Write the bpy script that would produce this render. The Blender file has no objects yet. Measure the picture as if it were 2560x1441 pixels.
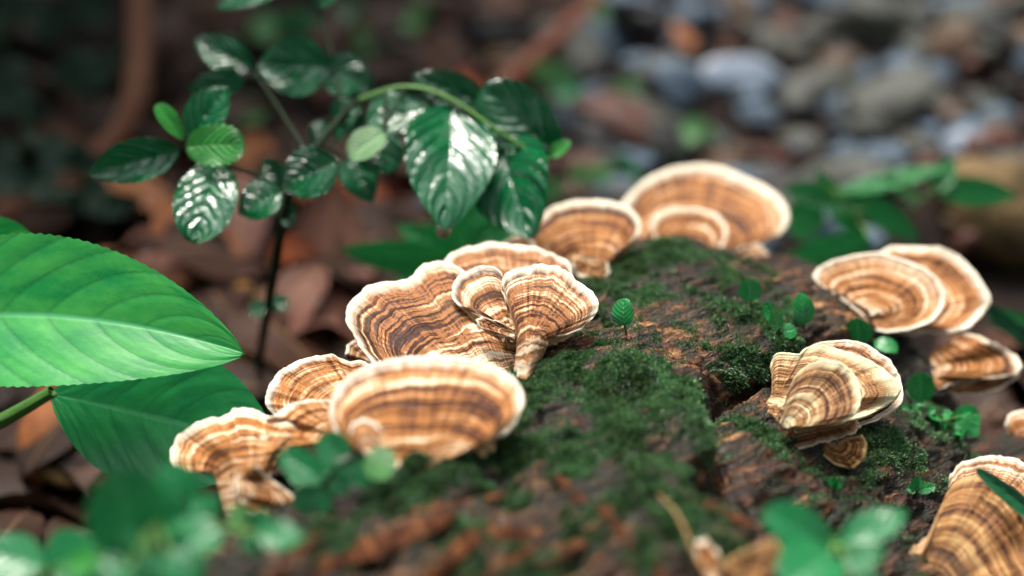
import bpy, math, random
import numpy as np
from mathutils import Vector, Matrix
from mathutils.bvhtree import BVHTree

# ------------------------------------------------------------------ camera, sky, sun, exposure
S = 0.01                      # all modelling numbers below are centimetres
CAMH, PITCH, LENS, FOCUS, FSTOP = 23.5, 30.0, 50.0, 29.2, 5.2
scn = bpy.context.scene
COL = scn.collection
cam = bpy.data.cameras.new('camera'); camo = bpy.data.objects.new('camera', cam); COL.objects.link(camo)
cam.lens = LENS; cam.sensor_width = 36; cam.clip_start = 0.01; cam.clip_end = 200
camo.location = (0, 0, CAMH*S); camo.rotation_euler = (math.radians(90-PITCH), 0, 0)
cam.dof.use_dof = True; cam.dof.focus_distance = FOCUS*S; cam.dof.aperture_fstop = FSTOP
scn.camera = camo
SUN_EL, SUN_AZ = 64, -20
w = bpy.data.worlds.new('World'); scn.world = w; w.use_nodes = True
nt = w.node_tree; bg = nt.nodes['Background']
sky = nt.nodes.new('ShaderNodeTexSky'); sky.sky_type = 'NISHITA'; sky.sun_disc = False
sky.sun_elevation = math.radians(SUN_EL); sky.sun_rotation = math.radians(SUN_AZ)
sky.dust_density = 6; sky.air_density = 1.0; sky.ozone_density = 1.0
hs = nt.nodes.new('ShaderNodeHueSaturation'); hs.inputs['Saturation'].default_value = 0.25
nt.links.new(sky.outputs[0], hs.inputs['Color']); nt.links.new(hs.outputs[0], bg.inputs[0])
bg.inputs[1].default_value = 0.13
sl = bpy.data.lights.new('sun', 'SUN'); sl.energy = 1.5; sl.angle = math.radians(14); sl.color = (1, .92, .80)
so = bpy.data.objects.new('sun', sl); COL.objects.link(so)
e, a = math.radians(SUN_EL), math.radians(SUN_AZ)
sd = Vector((math.sin(a)*math.cos(e), math.cos(a)*math.cos(e), math.sin(e)))
so.rotation_euler = sd.to_track_quat('Z', 'Y').to_euler(); so.location = sd*3
scn.view_settings.view_transform = 'Standard'; scn.view_settings.look = 'None'
scn.view_settings.exposure = 1.62; scn.view_settings.gamma = 1
scn.render.engine = 'CYCLES'; scn.cycles.use_denoising = True
scn.cycles.max_bounces = 8

# ------------------------------------------------------------------ helpers
rng = np.random.default_rng(7); random.seed(7)
C0 = np.array([0, 0, CAMH])
cp, sp = math.cos(math.radians(PITCH)), math.sin(math.radians(PITCH))
KX = 36/LENS/2560
def ray(px, py):
    px = np.asarray(px, float); py = np.asarray(py, float)
    x = (px-1280)*KX; v = (720.5-py)*KX
    return np.stack([x, cp+v*sp, -sp+v*cp], -1)
def P(px, py, z): return C0+ray(px, py)*np.asarray(z, float)[..., None]
def nrm(v): return v/np.maximum(np.linalg.norm(v, axis=-1, keepdims=True), 1e-9)
def sstep(a, b, x):
    t = np.clip((x-a)/(b-a), 0, 1); return t*t*(3-2*t)
def _h(ix, iy, iz, s):
    n = (ix*374761393+iy*668265263+iz*2147483647+s*144269504) & 0xffffffff
    n = ((n ^ (n >> 13))*1274126177) & 0xffffffff
    n = ((n ^ (n >> 15))*2246822519) & 0xffffffff
    return ((n ^ (n >> 16)) & 0xffffff)/float(0xffffff)*2-1
def vnoise(p, s=0):
    i = np.floor(p).astype(np.int64); f = p-i; f = f*f*f*(f*(f*6-15)+10); r = 0
    for dx in (0, 1):
        for dy in (0, 1):
            for dz in (0, 1):
                wt = (f[..., 0] if dx else 1-f[..., 0])*(f[..., 1] if dy else 1-f[..., 1])*(f[..., 2] if dz else 1-f[..., 2])
                r = r+wt*_h(i[..., 0]+dx, i[..., 1]+dy, i[..., 2]+dz, s)
    return r
def fbm(p, o=4, s=0, g=.5):
    r = 0; am = 1
    for k in range(o): r = r+am*vnoise(p, s+k*17); p = p*2.03+7.1; am *= g
    return r
def n1(x, s=0): x = np.asarray(x, float); return vnoise(np.stack([x, x*0+.37, x*0+.71], -1), s)

def mesh(name, V, F, uv=None, smooth=True):
    """V (n,3) cm, F (m,k) quads or tris"""
    me = bpy.data.meshes.new(name); V = np.asarray(V, float)*S
    if isinstance(F, np.ndarray):
        k = F.shape[1]; me.vertices.add(len(V)); me.vertices.foreach_set('co', V.ravel())
        me.loops.add(F.size); me.loops.foreach_set('vertex_index', F.ravel().astype(np.int32))
        me.polygons.add(len(F)); me.polygons.foreach_set('loop_start', np.arange(0, F.size, k, dtype=np.int32))
        me.polygons.foreach_set('loop_total', np.full(len(F), k, np.int32))
        lv = F.ravel()
    else:
        me.from_pydata([tuple(v) for v in V], [], F); lv = None
    me.update(calc_edges=True); me.validate()
    if uv is not None and lv is not None:
        l = me.uv_layers.new(name='UVMap'); l.data.foreach_set('uv', np.asarray(uv)[lv].ravel())
    if smooth: me.polygons.foreach_set('use_smooth', [True]*len(me.polygons))
    return me
def link(name, me, mat=None, parent=None, loc=None):
    o = bpy.data.objects.new(name, me); COL.objects.link(o)
    if mat and not me.materials: me.materials.append(mat)
    if parent: o.parent = parent
    if loc is not None: o.location = [c*S for c in loc]
    return o
def tag(o, label=None, cat=None, group=None, kind=None):
    for k, v in (('label', label), ('category', cat), ('group', group), ('kind', kind)):
        if v: o[k] = v
    return o
def thing(name, label, cat, loc, group=None):
    o = bpy.data.objects.new(name, None); COL.objects.link(o); o.location = [float(c)*S for c in loc]
    o.empty_display_size = .01
    return tag(o, label, cat, group)
def rl(root): return np.array(root.location)/S
def gridF(nu, nv, off=0):
    i, j = np.meshgrid(np.arange(nu-1), np.arange(nv-1)); q = (j*nu+i).ravel()+off
    return np.stack([q, q+1, q+nu+1, q+nu], 1)
def tube(pts, rad, ns=8, cap=True, sub=6):
    pts = np.asarray(pts, float); rad = np.broadcast_to(np.asarray(rad, float), (len(pts),))
    t = np.linspace(0, len(pts)-1, (len(pts)-1)*sub+1); q = np.stack([np.interp(t, range(len(pts)), pts[:, k]) for k in range(3)], 1)
    r = np.interp(t, range(len(pts)), rad)
    for _ in range(sub):
        q[1:-1] = (q[:-2]+2*q[1:-1]+q[2:])/4
    d = nrm(np.gradient(q, axis=0)); up = np.array([.31, .2, .93]); a = nrm(np.cross(d, up)); b = np.cross(d, a)
    th = np.linspace(0, 2*np.pi, ns+1)
    V = (q[:, None]+r[:, None, None]*(np.cos(th)[None, :, None]*a[:, None]+np.sin(th)[None, :, None]*b[:, None])).reshape(-1, 3)
    return V, gridF(ns+1, len(q)), q
def joinVF(parts):
    Vs, Fs, o = [], [], 0
    for V, F in parts: Vs.append(V); Fs.append(F+o); o += len(V)
    return np.concatenate(Vs), np.concatenate(Fs)
def resample(pts, n, sm=2.0):
    pts = np.asarray(pts, float)
    if len(pts) == 1: return np.repeat(pts, n, 0)
    m = 400; d = np.r_[0, np.cumsum(np.linalg.norm(np.diff(pts, axis=0), axis=1))]
    t = np.linspace(0, d[-1], m); q = np.stack([np.interp(t, d, pts[:, k]) for k in range(pts.shape[1])], 1)
    for _ in range(int(sm*12)):
        q[1:-1] = (q[:-2]+2*q[1:-1]+q[2:])/4
    return np.stack([np.interp(np.linspace(0, m-1, n), range(m), q[:, k]) for k in range(q.shape[1])], 1)

# ------------------------------------------------------------------ materials
class N:
    def __init__(s, name):
        s.m = bpy.data.materials.new(name); s.m.use_nodes = True; s.t = s.m.node_tree
        s.b = s.t.nodes['Principled BSDF']; s.out = s.t.nodes['Material Output']
    def n(s, typ, **kw):
        x = s.t.nodes.new('ShaderNode'+typ)
        for k, v in kw.items():
            if hasattr(x, k) and k not in ('Scale',): setattr(x, k, v)
            else: s.set(x, k, v)
        return x
    def set(s, x, k, v):
        i = x.inputs[k] if not (isinstance(k, str) and k.startswith('i') and k[1:].isdigit()) else x.inputs[int(k[1:])]
        if hasattr(v, 'is_output') or hasattr(v, 'links') and not isinstance(v, (tuple, list)): s.t.links.new(v, i)
        else: i.default_value = v
    def math(s, op, a, b=0.0, c=0.0):
        x = s.t.nodes.new('ShaderNodeMath'); x.operation = op
        for k, v in enumerate((a, b, c)):
            if hasattr(v, 'links'): s.t.links.new(v, x.inputs[k])
            else: x.inputs[k].default_value = v
        return x.outputs[0]
    def mix(s, f, a, b, mode='MIX'):
        x = s.t.nodes.new('ShaderNodeMix'); x.data_type = 'RGBA'; x.blend_type = mode
        for i, v in ((0, f), (6, a), (7, b)):
            if hasattr(v, 'links'): s.t.links.new(v, x.inputs[i])
            else: x.inputs[i].default_value = v if i == 0 else (*v[:3], 1)
        return x.outputs[2]
    def ramp(s, f, stops, mode='LINEAR'):
        x = s.t.nodes.new('ShaderNodeValToRGB'); x.color_ramp.interpolation = mode; el = x.color_ramp.elements
        while len(el) < len(stops): el.new(.5)
        for q, (p, c) in zip(el, stops):
            q.position = p; q.color = (*c, 1) if isinstance(c, (tuple, list)) else (c, c, c, 1)
        s.t.links.new(f, x.inputs[0]); return x.outputs[0]
    def noise(s, vec, scale, detail=3, rough=.5, w=None, dist=0):
        x = s.t.nodes.new('ShaderNodeTexNoise'); x.inputs['Scale'].default_value = scale
        x.inputs['Detail'].default_value = detail; x.inputs['Roughness'].default_value = rough; x.inputs['Distortion'].default_value = dist
        if vec is not None: s.t.links.new(vec, x.inputs['Vector'])
        if w is not None:
            x.noise_dimensions = '4D'
            if hasattr(w, 'links'): s.t.links.new(w, x.inputs['W'])
            else: x.inputs['W'].default_value = w
        return x.outputs[0]
    def comb(s, x, y, z=0.0):
        c = s.t.nodes.new('ShaderNodeCombineXYZ')
        for k, v in enumerate((x, y, z)):
            if hasattr(v, 'links'): s.t.links.new(v, c.inputs[k])
            else: c.inputs[k].default_value = v
        return c.outputs[0]
    def uv(s):
        t = s.t.nodes.new('ShaderNodeUVMap'); x = s.t.nodes.new('ShaderNodeSeparateXYZ'); s.t.links.new(t.outputs[0], x.inputs[0])
        return x.outputs[0], x.outputs[1]
    def obj(s): return s.t.nodes.new('ShaderNodeTexCoord').outputs['Object']
    def geo(s): return s.t.nodes.new('ShaderNodeNewGeometry').outputs['Position']
    def rnd(s): return s.t.nodes.new('ShaderNodeObjectInfo').outputs['Random']
    def bump(s, h, dist, strength=1.0, base=None):
        x = s.t.nodes.new('ShaderNodeBump'); x.inputs['Distance'].default_value = dist; x.inputs['Strength'].default_value = strength
        s.t.links.new(h, x.inputs['Height'])
        if base is not None: s.t.links.new(base, x.inputs['Normal'])
        return x.outputs[0]
    def fin(s, col=None, rough=.5, normal=None, spec=.5, coat=0, trans=None, transf=.25, sss=0):
        b = s.b
        for k, v in (('Base Color', col), ('Roughness', rough), ('Specular IOR Level', spec), ('Coat Weight', coat), ('Normal', normal)):
            if v is None: continue
            if hasattr(v, 'links'): s.t.links.new(v, b.inputs[k])
            else: b.inputs[k].default_value = (*v, 1) if isinstance(v, (tuple, list)) else v
        if coat is not None and not (isinstance(coat, int) and coat == 0):
            b.inputs['Coat Roughness'].default_value = .12
            if normal is not None: s.t.links.new(normal, b.inputs['Coat Normal'])
        if trans is not None:
            t = s.t.nodes.new('ShaderNodeBsdfTranslucent'); mx = s.t.nodes.new('ShaderNodeMixShader'); mx.inputs[0].default_value = transf
            if hasattr(trans, 'links'): s.t.links.new(trans, t.inputs[0])
            else: t.inputs[0].default_value = (*trans, 1)
            s.t.links.new(b.outputs[0], mx.inputs[1]); s.t.links.new(t.outputs[0], mx.inputs[2]); s.t.links.new(mx.outputs[0], s.out.inputs[0])
        return s.m

def cap_mat(name, rim=(.88, .79, .63), pale=(.76, .54, .34), tan=(.46, .205, .075), mid=(.175, .052, .014), dark=(.045, .013, .005), base_pale=.9, rimw=.045, seed=0.0):
    s = N(name); u, v = s.uv(); r = s.math('MULTIPLY', s.rnd(), 60.0); r = s.math('ADD', r, seed)
    wob = s.noise(s.comb(s.math('MULTIPLY', u, 1.0), s.math('MULTIPLY', v, 2.5)), 1.6, 3, .55, r)
    vv = s.math('ADD', v, s.math('MULTIPLY', s.math('SUBTRACT', wob, .5), .07))
    big = s.noise(s.comb(s.math('MULTIPLY', u, .12), s.math('MULTIPLY', vv, 7.0)), 1.0, 2, .6, r)
    med = s.noise(s.comb(s.math('MULTIPLY', u, .22), s.math('MULTIPLY', vv, 24.0)), 1.0, 2, .6, r)
    fine = s.noise(s.comb(s.math('MULTIPLY', u, .5), s.math('MULTIPLY', vv, 50.0)), 1.0, 2, .6, r)
    rad = s.noise(s.comb(s.math('MULTIPLY', u, 7.0), s.math('MULTIPLY', v, 1.3)), 1.0, 4, .6, r)  # radial streaks, strengthened in the colour to stand in for pale gloss rays
    radf = s.noise(s.comb(s.math('MULTIPLY', u, 34.0), s.math('MULTIPLY', v, 5.0)), 1.0, 3, .6, r)
    sig = s.math('ADD', s.math('MULTIPLY', big, .75), s.math('MULTIPLY', med, .85))
    sig = s.math('ADD', sig, s.math('MULTIPLY', fine, .78)); sig = s.math('ADD', sig, s.math('MULTIPLY', rad, .50)); sig = s.math('ADD', sig, s.math('MULTIPLY', radf, .24))
    sig = s.math('ADD', s.math('MULTIPLY', s.math('SUBTRACT', s.math('DIVIDE', sig, 3.12), .5), 2.9), .475)
    # growth zones are paler toward the stalk
    bp = s.math('MULTIPLY', s.math('SUBTRACT', 1.0, s.math('SMOOTH_MIN', s.math('MULTIPLY', v, 2.6), 1.0, .3)), .20*base_pale)
    sig = s.math('ADD', sig, bp)
    c = s.ramp(sig, [(.24, dark), (.36, dark), (.42, mid), (.475, tan), (.51, mid), (.56, tan), (.63, pale), (.74, rim)])
    edge = s.math('ADD', v, s.math('MULTIPLY', s.math('SUBTRACT', s.noise(s.comb(s.math('MULTIPLY', u, 3.0), v), 1.0, 3, .6, r), .5), .17))
    em = s.ramp(edge, [(1-rimw-.045, 0.0), (1-rimw+.02, .7), (.99, 1.0)])
    c = s.mix(em, c, rim)
    dirt = s.noise(s.obj(), 90, 4, .65, r); c = s.mix(s.ramp(dirt, [(.52, 0.0), (.72, .45)]), c, (.17, .10, .045))
    spk = s.noise(s.obj(), 900, 2, .6); spots = s.ramp(spk, [(.70, 0.0), (.76, .8)])
    c = s.mix(spots, c, (.03, .015, .01))
    hgt = s.math('ADD', s.math('MULTIPLY', fine, .6), s.math('MULTIPLY', radf, .5)); hgt = s.math('ADD', hgt, s.math('MULTIPLY', med, 1.0))
    nb = s.bump(hgt, .0007, .8)
    rr = s.ramp(s.math('ADD', s.math('MULTIPLY', rad, .6), s.math('MULTIPLY', med, .4)), [(.38, .26), (.62, .52)])
    rr2 = s.mix(em, rr, (.6, .6, .6))
    return s.fin(c, rr2, nb, spec=.22)
M = {}
M['cap'] = cap_mat('banded_cap')
M['cap_warm'] = cap_mat('banded_cap_warm', tan=(.53, .235, .068), mid=(.25, .075, .015), dark=(.06, .017, .006), rimw=.06, seed=13.1)
M['cap_grey'] = cap_mat('banded_cap_greenish', rim=(.70, .66, .42), pale=(.60, .45, .26), tan=(.40, .22, .09), mid=(.20, .08, .025), seed=31.7, rimw=.07)
M['cap_dark'] = cap_mat('banded_cap_dark', rim=(.50, .33, .14), pale=(.50, .30, .12), tan=(.34, .16, .05), mid=(.16, .055, .014), dark=(.03, .010, .005), base_pale=.9, rimw=.02, seed=47.0)
s = N('pore_surface'); nz = s.noise(s.obj(), 400, 3); c = s.ramp(nz, [(.3, (.30, .16, .07)), (.7, (.55, .36, .19))])
M['pore'] = s.fin(c, .7, s.bump(s.noise(s.obj(), 2500, 2), .0003, .6))

def leaf_mat(name, col, col2, vein, rough=.3, nsec=7, slope=.55, bumpd=.0008, transf=.22, mott=.5, coat=0.0, spec=.5, ret=0, sv=None, nbump=.0006):
    s = N(name); u, v = s.uv(); r = s.math('MULTIPLY', s.rnd(), 40.0)
    a = s.math('MULTIPLY', s.math('ABSOLUTE', s.math('SUBTRACT', u, .5)), 2.0)
    ph = s.math('SUBTRACT', s.math('MULTIPLY', v, float(nsec)), s.math('MULTIPLY', s.math('POWER', a, 1.3), slope*nsec*.45))
    tri = s.math('PINGPONG', s.math('ADD', ph, 20.0), .5)
    sec = s.ramp(tri, [(0.0, 1.0), (.05, .55), (.11, 0.0)])
    mid = s.ramp(a, [(0.0, 1.0), (.025, .8), (.055, 0.0)])
    nz = s.noise(s.comb(s.math('MULTIPLY', u, 3.0), s.math('MULTIPLY', v, 4.0)), 1.5, 4, .6, r)
    c = s.mix(s.ramp(nz, [(.38, 0.0), (.66, mott)]), col, col2)
    c = s.mix(s.math('MULTIPLY', sec, .45), c, sv or vein); c = s.mix(s.math('MULTIPLY', mid, .75), c, vein)
    h = s.math('MULTIPLY', s.math('POWER', s.math('MULTIPLY', tri, 2.0), .5), 1.0)
    h = s.math('SUBTRACT', h, s.math('MULTIPLY', mid, .5))
    nb = s.bump(h, bumpd, .8); nb = s.bump(s.noise(s.comb(s.math('MULTIPLY', ph, 1.1), s.math('MULTIPLY', u, 2.6)), 1.0, 2, .5, r), nbump, .6, nb)
    if ret:
        vo = s.n('TexVoronoi', feature='DISTANCE_TO_EDGE'); vo.inputs['Scale'].default_value = ret
        s.t.links.new(s.comb(s.math('MULTIPLY', u, 1.0), s.math('MULTIPLY', v, 1.7)), vo.inputs['Vector'])
        rt = s.ramp(vo.outputs[0], [(0.0, 0.0), (.12, 1.0)]); nb = s.bump(rt, bumpd*.16, .5, nb)
        c = s.mix(s.math('MULTIPLY', s.math('SUBTRACT', 1.0, rt), .12), c, vein)
    return s.fin(c, rough, nb, spec=spec, coat=coat, trans=c, transf=transf)
M['shrub'] = leaf_mat('glossy_shrub_leaf', (.002, .085, .030), (.007, .15, .040), (.006, .10, .036), .13, 7, .9, .00035, .12, .5, 0, .65, 0, None, .0024)
M['shrub_lit'] = leaf_mat('young_shrub_leaf', (.03, .30, .045), (.08, .42, .07), (.12, .45, .12), .35, 8, .9, .0006, .25)  # lighter green is the leaf's own colour
M['shrub_under'] = leaf_mat('shrub_leaf_underside', (.22, .42, .20), (.26, .46, .22), (.30, .5, .25), .5, 8, .9, .0004, .2)
M['broad'] = leaf_mat('broad_leaf_blade', (.006, .28, .060), (.08, .48, .085), (.09, .42, .17), .36, 8, .62, .00006, .28, .95, 0, .45, 36, (.004, .15, .04), .0005)
M['broad_dark'] = leaf_mat('broad_leaf_blade_deep', (.004, .17, .050), (.02, .27, .06), (.04, .24, .10), .38, 7, .62, .00008, .22, .6, 0, .45, 26, (.003, .09, .03), .0006)
M['blade'] = leaf_mat('soft_green_blade', (.008, .20, .045), (.03, .32, .06), (.06, .36, .12), .38, 6, .6, .0004, .3)
M['herb'] = leaf_mat('seedling_leaf', (.008, .17, .055), (.03, .28, .08), (.07, .32, .13), .28, 6, .8, .0002, .25, .5, 0, .6)
M['pale_herb'] = leaf_mat('pale_seedling_leaf', (.10, .32, .10), (.2, .44, .16), (.2, .44, .16), .4, 5, .8, .0004, .25)
M['dark_leaf'] = leaf_mat('shade_toned_leaf', (.003, .030, .014), (.008, .05, .02), (.01, .06, .02), .5, 6, .8, .0004, .1)  # kept very dark: shade of the far corner put into the leaf colour
M['fern'] = leaf_mat('round_fern_leaf', (.012, .20, .050), (.04, .32, .07), (.09, .36, .13), .24, 6, .8, .00012, .15, .5, 0, .6, 0, (.010, .17, .045), .0002)
def stem_mat(name, a, b, rough=.5):
    s = N(name); c = s.mix(s.noise(s.obj(), 300, 3), a, b); return s.fin(c, rough, s.bump(s.noise(s.obj(), 700, 2), .0003, .5), spec=.2)
M['stem_dark'] = stem_mat('dark_woody_stem', (.008, .018, .009), (.02, .035, .014), .75)
M['stem_green'] = stem_mat('green_stem', (.05, .15, .03), (.11, .24, .06))
M['root'] = stem_mat('brown_root', (.10, .04, .022), (.20, .09, .05), .6)
M['stick_red'] = stem_mat('red_brown_stick', (.13, .04, .025), (.22, .075, .04), .5)
M['tendril'] = stem_mat('dry_tendril', (.20, .12, .045), (.32, .2, .08), .6)
def litter_mat(name, cols):
    s = N(name); r = s.rnd(); st = [(i/(len(cols)-1), c) for i, c in enumerate(cols)]
    c = s.ramp(r, st); u, v = s.uv(); nz = s.noise(s.comb(u, v), 5, 4, .6, s.math('MULTIPLY', r, 30.0))
    c = s.mix(s.ramp(nz, [(.35, 0.0), (.7, .7)]), c, (.03, .016, .01))
    mid = s.ramp(s.math('ABSOLUTE', s.math('SUBTRACT', u, .5)), [(0, .5), (.03, 0.0)]); c = s.mix(mid, c, (.4, .25, .13))
    return s.fin(c, .55, s.bump(nz, .002, .5), spec=.2, trans=c, transf=.12)
M['litter'] = litter_mat('dead_leaf', [(.013, .007, .005), (.032, .013, .008), (.08, .030, .015), (.018, .009, .006), (.045, .018, .011)])
M['litter_orange'] = litter_mat('orange_dead_leaf', [(.50, .17, .055), (.42, .17, .075)])
M['litter_pink'] = litter_mat('pinkish_dead_leaf', [(.26, .11, .08), (.30, .14, .10)])
M['litter_red'] = litter_mat('rusty_dead_leaf', [(.30, .06, .014), (.32, .07, .02)])
M['litter_yellow'] = litter_mat('yellow_dead_leaf', [(.60, .28, .05), (.55, .3, .08)])
def stone_mat(name, a, b, rough=.6):
    s = N(name); o = s.obj(); nz = s.noise(o, 120, 5, .6); c = s.ramp(nz, [(.3, a), (.7, b)])
    return s.fin(c, rough, s.bump(s.noise(o, 500, 3), .0008, .5), spec=.3)
M['st_blue'] = stone_mat('blue_grey_stone', (.035, .06, .09), (.11, .155, .21))
M['st_pale'] = stone_mat('pale_wet_stone', (.15, .20, .27), (.30, .35, .42), .3)
M['st_grey'] = stone_mat('grey_green_stone', (.022, .026, .022), (.066, .07, .058))
M['st_tan'] = stone_mat('tan_stone', (.05, .03, .018), (.13, .08, .048))
M['st_red'] = stone_mat('red_brown_stone', (.04, .015, .010), (.10, .035, .024))
s = N('mossy_boulder'); g = s.geo(); nz = s.noise(g, 45, 5, .65); c = s.ramp(nz, [(.34, (.02, .018, .010)), (.46, (.07, .05, .022)), (.58, (.17, .11, .05)), (.7, (.06, .06, .03))]); M['st_boulder'] = s.fin(c, .8, s.bump(nz, .01, .8), spec=.2)
M['st_dark'] = stone_mat('dark_stone', (.012, .012, .013), (.035, .034, .036))
s = N('soil'); g = s.geo(); nz = s.noise(g, 60, 6, .65); c = s.ramp(nz, [(.3, (.005, .0035, .003)), (.55, (.014, .009, .007)), (.75, (.035, .022, .016))])
M['soil'] = s.fin(c, .85, s.bump(s.noise(g, 250, 4), .004, .7), spec=.12)
# rotten wood with moss stain from the mesh attribute "moss"
s = N('rotten_wood'); g = s.geo()
at = s.n('Attribute', attribute_name='moss').outputs['Fac']; at2 = s.n('Attribute', attribute_name='bare').outputs['Fac']
m0 = s.n('Mapping'); m0.inputs['Rotation'].default_value = (0, 0, math.radians(-32)); s.t.links.new(g, m0.inputs[0]); mp = s.n('Mapping'); mp.inputs['Scale'].default_value = (80, 640, 420); s.t.links.new(m0.outputs[0], mp.inputs[0])
fib = s.noise(mp.outputs[0], 1.0, 5, .65); pat = s.noise(g, 110, 4, .6); fine = s.noise(g, 900, 3, .6)
sg = s.math('ADD', s.math('MULTIPLY', fib, .78), s.math('MULTIPLY', pat, .13)); sg = s.math('SUBTRACT', s.math('ADD', sg, s.math('MULTIPLY', fine, .18)), .015)
wd = s.ramp(sg, [(.40, (.006, .004, .003)), (.47, (.030, .012, .007)), (.535, (.10, .036, .015)), (.60, (.34, .145, .05)), (.68, (.62, .36, .16))])
dk = s.ramp(sg, [(.42, (.004, .003, .003)), (.53, (.020, .009, .005)), (.62, (.085, .030, .014)), (.72, (.32, .15, .07))])
wd = s.mix(at2, dk, wd)
mc = s.ramp(s.noise(g, 500, 3), [(.3, (.004, .012, .006)), (.7, (.012, .042, .016))])
ms = s.ramp(s.math('ADD', at, s.math('MULTIPLY', s.math('SUBTRACT', fine, .5), .5)), [(.16, 0.0), (.62, .92)])
alg = s.ramp(s.noise(g, 170, 5, .65), [(.44, 0.0), (.58, .85)]); wd = s.mix(alg, wd, (.008, .014, .006)); c = s.mix(ms, wd, mc); nb = s.bump(s.math('ADD', fib, s.math('MULTIPLY', fine, .5)), .0022, .9)
M['wood'] = s.fin(c, s.ramp(fine, [(.3, .3), (.7, .7)]), nb, spec=.35)
s = N('moss_blade'); g = s.geo(); nz = s.noise(g, 130, 4, .6); c = s.ramp(nz, [(.34, (.014, .048, .022)), (.5, (.042, .13, .056)), (.66, (.10, .27, .12))])
fz = s.noise(g, 1500, 1); c = s.mix(s.ramp(fz, [(.45, 0.0), (.75, .7)]), c, (.28, .40, .12)); M['moss'] = s.fin(c, .45, trans=c, transf=.25)
s = N('bark_flake'); o = s.obj(); mp = s.n('Mapping'); mp.inputs['Scale'].default_value = (500, 120, 300); s.t.links.new(o, mp.inputs[0])
nz = s.noise(mp.outputs[0], 1.0, 5, .6); c = s.ramp(nz, [(.32, (.014, .006, .004)), (.5, (.09, .028, .011)), (.7, (.34, .13, .045))])
M['flake'] = s.fin(s.mix(s.math('MULTIPLY', s.rnd(), .7), c, (.05, .020, .010)), .8, s.bump(nz, .003, 1.0), spec=.15)
s = N('water'); s.b.inputs['Transmission Weight'].default_value = 1; s.b.inputs['IOR'].default_value = 1.33
M['water'] = s.fin((1, 1, 1), .02)

# ------------------------------------------------------------------ ground
def gh(x, y):
    p = np.stack([x, y, x*0], -1)
    near = np.exp(-((x/90)**2+((y-45)/90)**2))
    return (fbm(p*.12, 4, 3)*1.1+fbm(p*.5, 3, 5)*.35)*near-.9
t = np.linspace(-1, 1, 281); gx = np.sign(t)*(np.abs(t)*110+np.abs(t)**9*6000); gy = gx+45
X, Y = np.meshgrid(gx, gy); Z = gh(X, Y)
o = link('ground', mesh('ground', np.stack([X, Y, Z], -1).reshape(-1, 3), gridF(281, 281)), M['soil']); tag(o, 'dark damp forest soil under the litter and gravel', 'ground', kind='structure')
def gp(px, py, lift=0.0):
    """point of the ground sheet seen at that pixel"""
    r = ray(px, py); z = -CAMH/r[2]
    for _ in range(6):
        q = C0+r*z; z = (float(gh(q[:1], q[1:2])[0])+lift-CAMH)/r[2]
    return C0+r*z, z

# ------------------------------------------------------------------ log
LT = np.array([  # y, left, right, crest height (relative to camera)
    [4, -12, 5, -15.2], [10, -10.5, 6.5, -14.9], [17, -8.0, 9.6, -14.7], [21, -5.9, 11.2, -15.1], [25, -4.0, 12.4, -15.8], [29, -2.0, 12.4, -16.4],
    [32, -.2, 11.4, -17.2], [35, 1.6, 9.7, -18.9], [37.5, 3.9, 8.4, -21.2], [39.5, 5.4, 7.4, -23.5]])
def tab(y, k): return np.interp(y, LT[:, 0], LT[:, k])
ny, nth = 760, 420
ys = np.linspace(4, 39.4, ny); ker = np.hanning(41); ker /= ker.sum()
sm = lambda q: np.convolve(np.pad(q, 20, 'edge'), ker, 'valid')
Lf, Rt, Cr = sm(tab(ys, 1)), sm(tab(ys, 2)), sm(tab(ys, 3))+CAMH
cx = Lf+(Rt-Lf)*np.interp(ys, [15, 22, 30], [.34, .37, .40])
th = np.linspace(-1, 1, nth); tt = np.sign(th)*(1-(1-np.abs(th))**1.5)   # denser toward the flanks
xx = np.where(tt[None] < 0, cx[:, None]+tt[None]*(cx-Lf)[:, None], cx[:, None]+tt[None]*(Rt-cx)[:, None])
H = (Cr+2.2)[:, None]
zz = Cr[:, None]-H*(1-np.sqrt(np.maximum(0, 1-np.abs(tt[None])**np.where(tt[None] < 0, 3.2, 2.7))))
yy = np.broadcast_to(ys[:, None], xx.shape)
# crease: the shelf to its east lies lower
CRL = np.array([[8.2, 28.0], [5.9, 25.2], [4.1, 24.1], [3.8, 22.4], [3.65, 19.8], [3.8, 17.2], [4.3, 10]])
def crease(x, y):
    best = np.full(x.shape, 1e9); sgn = np.zeros(x.shape)
    for A, B in zip(CRL[:-1], CRL[1:]):
        d = B-A; q = np.clip(((x-A[0])*d[0]+(y-A[1])*d[1])/(d@d), 0, 1)
        ex, ey = x-(A[0]+q*d[0]), y-(A[1]+q*d[1]); ds = np.hypot(ex, ey); side = np.sign(d[0]*ey-d[1]*ex)
        m = ds < best; best = np.where(m, ds, best); sgn = np.where(m, side, sgn)
    return best*sgn
pn = np.stack([xx, yy, zz], -1)
cd = crease(xx+vnoise(pn*.9, 61)*.45+vnoise(pn*2.5, 62)*.15, yy+vnoise(pn*.9, 63)*.45)
side_e = cd if (crease(np.array([8.0]), np.array([20.0]))[0] > 0) else -cd
zz = zz-.7*sstep(-.25, .35, side_e)*sstep(31, 27, yy)-.55*np.exp(-((side_e-.15)/.28)**2)*sstep(30, 26, yy)
base = np.stack([xx, yy, zz], -1)
B0 = BVHTree.FromPolygons([tuple(v) for v in base[::4, ::4].reshape(-1, 3)], [tuple(int(i) for i in f) for f in gridF(nth//4, ny//4)])
def cast(bv, px, py):
    r = ray(px, py); l = np.linalg.norm(r); h = bv.ray_cast(Vector(C0), Vector(r/l))
    return (None, None) if h[0] is None else (np.array(h[0]), h[3]/l)
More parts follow.
